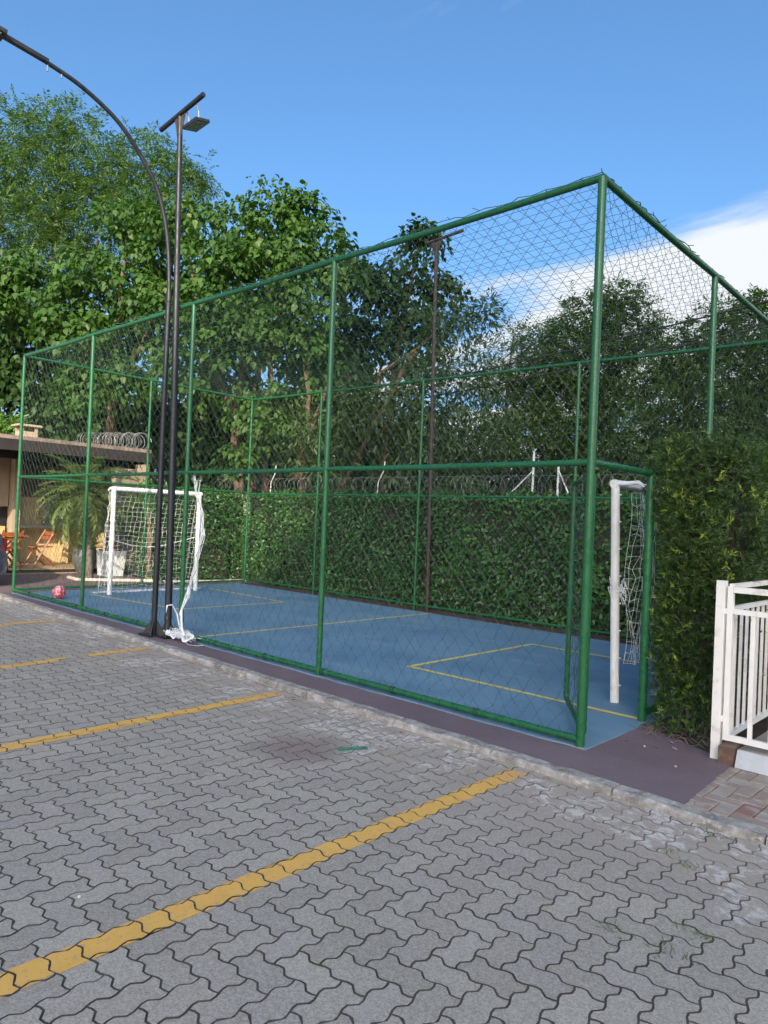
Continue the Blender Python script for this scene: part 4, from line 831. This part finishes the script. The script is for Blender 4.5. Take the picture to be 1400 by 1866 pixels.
for x in (-15.08,-14.62):
    MB().tube([(x,1.02,.1),(x,1.58,.785)], .02, 4).build('leg', 'wood', tb); MB().tube([(x+.03,1.58,.1),(x+.03,1.02,.785)], .02, 4).build('leg', 'wood', tb)
for y in (1.05,1.55): MB().tube([(-15.08,y,.16),(-14.6,y,.16)], .014, 4).build('stretcher', 'wood', tb)

# ------------------------------------------------------------------ palm, pots, planters, shrubs
pt_ = thing('palm_tree', (-12.45,2.12,0), 'small feathery palm beside the fence, before the pavilion', 'palm')
tp = [(-12.45,2.12,-.02),(-12.47,2.11,.6),(-12.52,2.06,1.2),(-12.58,2.02,1.75)]
MB().tube(tp, [.10,.085,.08,.09], 10).build('trunk', 'bark2', pt_, True)
m = MB(); rg = random.Random(19)
for k in range(120):
    t = k/120; p = Vector(tp[0]).lerp(Vector(tp[3]),t); q = k*2.4; d = Vector((math.cos(q),math.sin(q),0)); w = d.cross(Vector((0,0,1)))*.03; b0 = p+d*.075
    m.add([b0-w, b0+w, b0+d*.05+Vector((0,0,.07)), b0+Vector((0,0,-.03))], [(0,1,2),(0,2,3),(1,3,2)])
m.build('leaf_stub', 'bark', pt_)
hub = Vector((-12.58,2.02,1.78))
for k in range(54):
    q = k*2.39996; el = R_(82-k*2.5); ln = rg.uniform(.95,1.25); h_ = Vector((math.cos(q),math.sin(q),0)); P_, D_, U_, S_ = [], [], [], []
    sp = []; pos = hub.copy(); e = el
    for j in range(13):
        sp.append(pos.copy()); d = h_*math.cos(e)+Vector((0,0,math.sin(e))); pos += d*ln/12; e -= R_(6.5)
    for j in range(2,13):
        d = (sp[min(j+1,12)]-sp[j-1]).normalized(); sd = d.cross(Vector((0,0,1))).normalized()
        for s2 in range(4):
            b0 = sp[j-1].lerp(sp[j], s2/4)
            for sg in (-1,1):
                dd = sd*sg*.8+d*.75+Vector((rg.gauss(0,.1),rg.gauss(0,.1),.12+rg.gauss(0,.12))); P_.append(tuple(b0)); D_.append(tuple(dd)); U_.append((rg.gauss(0,.2),rg.gauss(0,.2),1)); S_.append(.27*math.sin(math.pi*(.12+.78*(j/13)))*rg.uniform(.8,1.15))
    V, F, A_ = scatter(T_BLADE, np.array(P_), np.array(D_), np.array(U_), np.array(S_), np.full(len(P_),.026), np.random.default_rng(k).random(len(P_)))
    fr_ = link('frond', big_mesh('frond', V, F, 'palm', A_), pt_); MB().tube(sp, [.012]+[.006]*12, 4).build('rib', 'palm', fr_)
po = thing('plant_pot', (-13.75,2.62,0), 'tall rounded grey glazed pot beside the palm', 'pot')
MB().lathe([(.14,0),(.20,.08),(.27,.3),(.275,.42),(.23,.58),(.215,.62),(.18,.62),(.17,.56)], (-13.75,2.62,0), 24).build('body', 'pot', po, True)
def rosette(name, c, label, n, L, mat, wr=.09, seed=1, cat='plant', spread=1.):
    o = thing(name, c, label, cat); rg = np.random.default_rng(seed); D = nrm(rg.normal(size=(n,3))*np.array((spread,spread,.6))+np.array((0,0,.7))); P = np.array(c)+D*.03+rg.normal(size=(n,3))*.05; D[:,2] -= .05
    V, F, A_ = scatter(T_BLADE, P, D, rg.normal(size=(n,3))*.3+np.array((0,0,1)), L*(.6+.5*rg.random(n)), L*wr, rg.random(n)); link('leaves', big_mesh('leaves', V, F, mat, A_), o)['kind'] = 'stuff'; return o
rosette('potted_plant', (-13.75,2.62,.60), 'spiky green plant growing in the grey glazed pot', 90, .48, 'bush', .09, 3)
wp = thing('planter_box', (-13.1,2.92,0), 'pale square planter behind the far goal', 'planter')
m = MB(); m.add([(-13.30,2.72,0),(-12.9,2.72,0),(-12.9,3.12,0),(-13.3,3.12,0),(-13.34,2.68,.56),(-12.86,2.68,.56),(-12.86,3.16,.56),(-13.34,3.16,.56)], [(3,2,1,0),(4,5,6,7),(0,1,5,4),(1,2,6,5),(2,3,7,6),(3,0,4,7)]); m.build('body', 'planter_w', wp)
MB().bbox((-13.30,2.72,.561), (-12.9,3.12,.585)).build('soil', 'soil', wp)
kp = thing('planter_box', (-12.55,3.55,0), 'black planter in the shadow beside the pale one', 'planter')
m = MB(); m.add([(-12.75,3.3,0),(-12.35,3.3,0),(-12.35,3.75,0),(-12.75,3.75,0),(-12.79,3.26,.5),(-12.31,3.26,.5),(-12.31,3.79,.5),(-12.79,3.79,.5)], [(3,2,1,0),(4,5,6,7),(0,1,5,4),(1,2,6,5),(2,3,7,6),(3,0,4,7)]); m.build('body', 'planter_b', kp)
MB().bbox((-12.75,3.3,.501), (-12.35,3.75,.52)).build('soil', 'soil', kp)
rosette('flower_plant', (-13.1,2.92,.58), 'small orange-red flowering plant in the pale planter', 40, .2, 'terracotta', .3, 5)
rosette('potted_plant', (-12.55,3.55,.52), 'leafy plant in the black planter', 120, .5, 'bush', .16, 6)
def shrub(name, lobes, label, mat, L, seed, dens=40):
    b0 = lobes[0]; o = thing(name, (b0[0],b0[1],0), label, 'shrub'); crown_broad('foliage', seed, lobes, dens, mat, L, o, 7, T_OVATE, .6, .12, .4)
    MB().tube([(b0[0],b0[1],-.05),(b0[0]+.03,b0[1],b0[2])], [.03,.015], 6).build('stem', 'bark2', o); return o
shrub('shrub', [(-13.6,3.9,1.3,.55),(-13.4,4.2,.8,.55),(-13.8,4.3,1.75,.5),(-13.2,4.5,1.5,.5)], 'sunlit leafy shrub between the palm and the far goal', 'bush', .15, 71)
shrub('shrub', [(-12.0,3.35,.5,.3),(-12.1,3.4,.85,.28),(-11.9,3.2,.2,.2)], 'low green shrub at the end of the hedge wall', 'bush', .12, 72)
shrub('shrub', [(-18.4,1.6,1.0,.6),(-18.3,1.0,.7,.6),(-18.6,2.2,1.5,.5)], 'green shrub seen through the open side of the pavilion', 'bush', .15, 73)
shrub('shrub', [(-19.5,2.8,3.6,.36),(-19.9,2.4,3.6,.4)], 'bright sunlit foliage above the pavilion roof at picture edge', 'bush', .2, 74)
tk = thing('bare_trunk', (-11.75,3.12,0), 'bare forked trunk beside the hedge wall', 'tree'); MB().tube([(-11.75,3.12,-.05),(-11.78,3.12,.5),(-11.8,3.15,.95)], [.06,.055,.05], 8).build('trunk', 'bark', tk, True); MB().tube([(-11.8,3.15,.93),(-11.95,3.1,1.7)], [.05,.03], 7).build('limb', 'bark', tk, True); MB().tube([(-11.8,3.15,.93),(-11.7,3.25,1.7)], [.045,.03], 7).build('limb', 'bark', tk, True)
eg = [(-12.9,1.9),(-12.35,1.85),(-11.95,2.5),(-11.7,3.0),(-11.25,3.4),(-11.05,4.2),(-11.0,5.1)]
m = MB()
for a, b_ in zip(eg[:-1], eg[1:]):
    a, b_ = Vector(a), Vector(b_); d = (b_-a).normalized()*.005; q = Vector((-d.y,d.x)).normalized()*.03; a2, b2 = a-d, b_-d*2
    m.add([(a2.x-q.x,a2.y-q.y,-.02),(b2.x-q.x,b2.y-q.y,-.02),(b2.x+q.x,b2.y+q.y,-.02),(a2.x+q.x,a2.y+q.y,-.02),(a2.x-q.x,a2.y-q.y,.04),(b2.x-q.x,b2.y-q.y,.04),(b2.x+q.x,b2.y+q.y,.04),(a2.x+q.x,a2.y+q.y,.04)], [(3,2,1,0),(4,5,6,7),(0,1,5,4),(1,2,6,5),(2,3,7,6),(3,0,4,7)])
struct(m.build('garden_edging', 'edging'), 'pale concrete edging curving round the palm and hedge', 'edging')

# ------------------------------------------------------------------ right: sidewalk, step, white gate and fence
sw = MB().add([(.9,-.445,-.019),(4.6,-.53,-.019),(4.6,.43,-.019),(.865,.43,-.019)], [(0,1,2,3)]).build('sidewalk', 'kerb'); struct(sw, 'pinkish brick sidewalk in front of the white gate', 'sidewalk')
bw, bh = .2, .1; brm = {}
for vt in (0,1): brm[vt] = MB().bevbox((.003,.003,-.02), ((bh if vt else bw)-.003,(bw if vt else bh)-.003,.0), .005).mesh('brick', 'brick')
rk = random.Random(21)
for i in range(-4, 26):
    for j in range(-8, 8):
        mm = (i-j) % 4
        if mm not in (0,3): continue
        vt = 1 if mm == 3 else 0; x, y = .83+i*bh, -.38+j*bh; w, h_ = (bh,bw) if vt else (bw,bh)
        xl = max(x, .893-.04*(y+h_/2+.44)); yb = max(y, kin(x+w/2)+.004); yt = min(y+h_, .430)
        if x+w > 3.2 or x+w-xl < .02 or yt-yb < .02: continue
        dz, rr_ = -.006+rk.uniform(-.003,.003), (rk.gauss(0,.008),rk.gauss(0,.008),0)
        full = xl == x and yb == y and yt == y+h_
        p = link('brick', brm[vt], sw) if full else MB().bevbox((xl-x+.003,yb-y+.003,-.02), (w-.003,yt-y-.003,0), .005).build('brick', 'brick', sw)
        p.location = (x,y,dz); p.rotation_euler = rr_ if full else (0,0,0)
tpth = MB().bbox((.875,.505,-.1), (2.6,4.0,.085)).build('tiled_path', 'tile_g'); struct(tpth, 'stone tiled entrance path behind the white gate', 'path')
for i in range(6):
    for j in range(9): MB().bevbox((.88+i*.285,.51+j*.38,.085), (.88+i*.285+.28,.51+j*.38+.375,.098), .003).build('tile', 'tile_g', tpth)
for i in range(6):
    x = .883+i*.285; m = MB(); m.add([(x,.435,-.01),(x+.28,.435,-.01),(x+.28,.50,-.01),(x,.50,-.01),(x,.485,.096),(x+.28,.485,.096),(x+.28,.504,.096),(x,.504,.096)], [(3,2,1,0),(4,5,6,7),(0,1,5,4),(1,2,6,5),(2,3,7,6),(3,0,4,7)]); m.build('riser_tile', 'tile_w', tpth)
st = MB().bevbox((.775,.44,-.03), (.872,.62,.115), .008).build('step_block', 'step'); tag(st, 'small brown tiled block at the foot of the white gate post', 'step')
gp = thing('white_gate', (.73,.55,0), 'white painted metal gate with its wide post', 'gate')
def wb(lo, hi, name='bar', par=None): return MB().bbox(lo, hi).build(name, 'gate_white', par or gp)
wb((.70,.515,-.02), (.757,.575,1.205), 'post'); wb((.772,.525,.13), (.808,.56,1.17), 'stile'); wb((.809,.526,1.13), (1.9,.559,1.169), 'rail'); wb((.809,.526,.985), (1.9,.559,1.02), 'rail'); wb((.809,.526,.131), (1.9,.559,.168), 'rail')
for k in range(8): wb((.925+.125*k,.532,.169), (.951+.125*k,.554,.984))
wb((.757,.53,.25), (.772,.55,.29), 'hinge'); wb((.757,.53,.98), (.772,.55,1.02), 'hinge')
wf = thing('white_fence', (.78,2,0), 'white metal fence running back along the needle hedge', 'fence')
wb((.765,.58,1.15), (.795,4.2,1.185), 'rail', wf); wb((.765,.58,1.00), (.795,4.2,1.03), 'rail', wf); wb((.765,.58,.13), (.795,4.2,.165), 'rail', wf)
for k in range(28): wb((.771,.68+.125*k,.166), (.789,.698+.125*k,.999), 'bar', wf)
for k in range(2): wb((.76,2.3+k*1.8,-.02), (.80,2.34+k*1.8,1.2), 'post', wf)

# ------------------------------------------------------------------ grass tufts, litter
for k, (x,y,s_,label) in enumerate([(1.378,-1.90,1.,'largest grass tuft growing in the paver joints'), (1.387,-1.71,.8,'grass tuft just beyond the largest one'), (1.169,-1.92,.6,'grass tuft left of the largest one'), (1.037,-1.07,.55,'small grass tuft in the whitened pavers, left of a pair'), (1.155,-1.14,.7,'small grass tuft in the whitened pavers, right of a pair'), (1.128,-.70,.7,'grass tuft at the foot of the kerb by the sidewalk')]):
    o = thing('grass_tuft', (x,y,ZR), label, 'grass tuft', 'grass tufts in the joints'); rg = np.random.default_rng(80+k); n = int(46*s_)
    P = np.array((x,y,ZR-.012))+rg.normal(size=(n,3))*np.array((.05*s_,.022*s_,0)); D = rg.normal(size=(n,3))*np.array((.8,.8,.2))+np.array((0,0,.55))
    V, F, A_ = scatter(T_BLADE, P, D, rg.normal(size=(n,3)), .055*(.5+.7*rg.random(n)), .0045, rg.random(n)); link('blades', big_mesh('blades', V, F, 'grass', A_), o)['kind'] = 'stuff'
rl = random.Random(33)
for k, (x,y,z,label) in enumerate([(-.43,-3.33,ZR,'pale pebble on the pavers by the nearest yellow line'), (.62,.12,-.007,'pale litter scrap on the taupe path by the gate'), (.30,.38,-.007,'pale litter scrap on the taupe path near the hedge foot')]):
    q = MB().lathe([(.003,0),(.008,.003),(.007,.007),(.002,.009)], (x,y,z), 7).build('pebble', 'litter'); tag(q, label, 'pebble')

lf = MB(); lf.add([(0,0,0),(-.012,.018,.004),(0,.02,-.001),(.012,.018,.005),(0,.045,.006)], [(0,2,1),(1,2,4),(0,3,2),(2,3,4)]); lme = lf.mesh('dry_leaf', 'rooftile')
spots = [(l_,)+p_ for l_, p_ in [('dry leaf fallen along the back edge of the blue court',q_) for q_ in [(rl.uniform(-10,.3), rl.uniform(4.2,4.6), .006) for _ in range(12)]]+[('dry leaf fallen on the narrow taupe strip below the fence',q_) for q_ in [(rl.uniform(-9,.6), rl.uniform(-.3,-.06), -.005) for _ in range(14)]]+[('dry leaf fallen on the taupe path before the needle hedge',q_) for q_ in [(rl.uniform(.1,.7), rl.uniform(.3,.7), -.005) for _ in range(5)]]+[('dry leaf fallen on the pavers at the foot of the kerb',q_) for q_ in [(rl.uniform(-4,1.3), kerb_y(0)-rl.uniform(.02,.12), ZR+.003) for _ in range(12)]]]
for lab_, x, y, z in spots:
    o = link('dry_leaf', lme); o.location = (x,y,z); o.rotation_euler = (rl.uniform(-.2,.2),rl.uniform(-.2,.2),rl.random()*6.28); q = rl.uniform(.6,1.3); o.scale = (q,q,q); tag(o, lab_, 'leaf', lab_.replace('dry leaf','dry leaves'))

# ------------------------------------------------------------------ parked car at the left edge
car = thing('parked_car', (-12.45,-1.9,ZR), 'dark parked car just showing its tail at the left edge', 'car')
cx0, cx1, ry = -13.22, -11.52, .20
prof = [(ry-.03,.30),(ry,.42),(ry-.01,.62),(ry-.06,.72),(ry-.12,.98),(ry-.42,1.40),(ry-.8,1.47),(ry-1.9,1.45),(ry-2.6,1.02),(ry-3.5,.90),(ry-3.85,.72),(ry-3.9,.45),(ry-3.85,.28),(ry-3.3,.22),(ry-.5,.22)]
m = MB(); k = len(prof); W_ = []
for xx, ins in ((cx0+.07,.06),(cx0,.0),(cx1,.0),(cx1-.07,.06)):
    for (y,z) in prof:
        dy = 0 if ins == 0 else (.04 if y < ry-2 else -.05); tw = max(0,(z-.95))*.28; s_ = 1 if xx < -12.4 else -1
        W_.append((xx+s_*tw, y+dy, ZR+z*(1 if ins == 0 else .99)))
f = [(r*k+i,r*k+(i+1) % k,(r+1)*k+(i+1) % k,(r+1)*k+i) for r in range(3) for i in range(k)]+[tuple(range(k-1,-1,-1)), tuple(3*k+i for i in range(k))]
m.add(W_, f).build('body', 'carpaint', car, True)
MB().add([(cx0+.2,ry-.13,ZR+1.02),(cx1-.2,ry-.13,ZR+1.02),(cx1-.26,ry-.395,ZR+1.40),(cx0+.26,ry-.395,ZR+1.40)], [(0,1,2,3)]).build('rear_window', 'carglass', car)
for s_, xx in ((-1,cx0),(1,cx1)): MB().bbox((xx-.16 if s_ > 0 else xx+.02,ry-.10,ZR+.70), (xx-.02 if s_ > 0 else xx+.16,ry-.02,ZR+.93)).build('tail_light', 'redlens', car)
for xx in (cx0+.1,cx1-.1):
    for yy in (ry-.75,ry-3.2):
        w = MB(); q = [(xx+dx, yy, ZR+.30) for dx in (-.09,.09)]; w.tube(q, .30, 20).build('wheel', 'rubber', car, True)
for s_ in (-1,1):
    xe = lambda z, s_=s_: (cx1-(z-.95)*.28+.004) if s_ > 0 else (cx0+(z-.95)*.28-.004)
    for (ya, yb, yc, yd) in ((-.62,-1.38,-1.38,-.78),(-1.46,-2.28,-1.95,-1.46)):
        q_ = [(xe(1.0),ry+ya,ZR+1.0),(xe(1.0),ry+yb,ZR+1.0),(xe(1.36),ry+yc,ZR+1.36),(xe(1.36),ry+yd,ZR+1.36)]; MB().add(q_, [(0,1,2,3)]).build('side_window', 'carglass', car)
    for yy in (ry-.75,ry-3.2): MB().tube([((cx1-.012) if s_ > 0 else (cx0+.012),yy,ZR+.30),((cx1-.004) if s_ > 0 else (cx0+.004),yy,ZR+.30)], .19, 16).build('wheel_rim', 'steel', car, True)
MB().bbox((cx0+.05,ry-.05,ZR+.30), (cx1-.05,ry+.025,ZR+.50)).build('bumper', 'rubber', car)

# ------------------------------------------------------------------ unseen apartment towers added behind the viewer, sized and placed to shade the court
def block(x0, x1, y0, y1, h_, label):
    t = thing('shade_tower', ((x0+x1)/2,(y0+y1)/2,0), label, 'building', 'unseen towers added for shade')
    MB().bbox((x0,y0,-.2), (x1,y1,h_)).build('wall', 'facade', t); MB().bbox((x0-.15,y0-.15,h_), (x1+.15,y1+.15,h_+.3)).build('parapet', 'facade', t)
    wm_ = MB().bbox((-.6,0,-.55), (.6,.06,.55)).mesh('window', 'glass')
    z = 1.6
    while z+1 < h_:
        x = x0+1.2
        while x+.8 < x1: o = link('window', wm_, t); o.location = (x,y1-.03,z); x += 2.4
        z += 2.8
DY = 55.0
block(55.6, 61.78, -10-DY-10, -10-DY, 44.4, 'unseen lower apartment tower, shaped and placed to shade the court')
block(61.8, 96, -10-DY-10, -10-DY-.02, 60.0, 'unseen taller apartment tower, shaped and placed to shade court and trees')
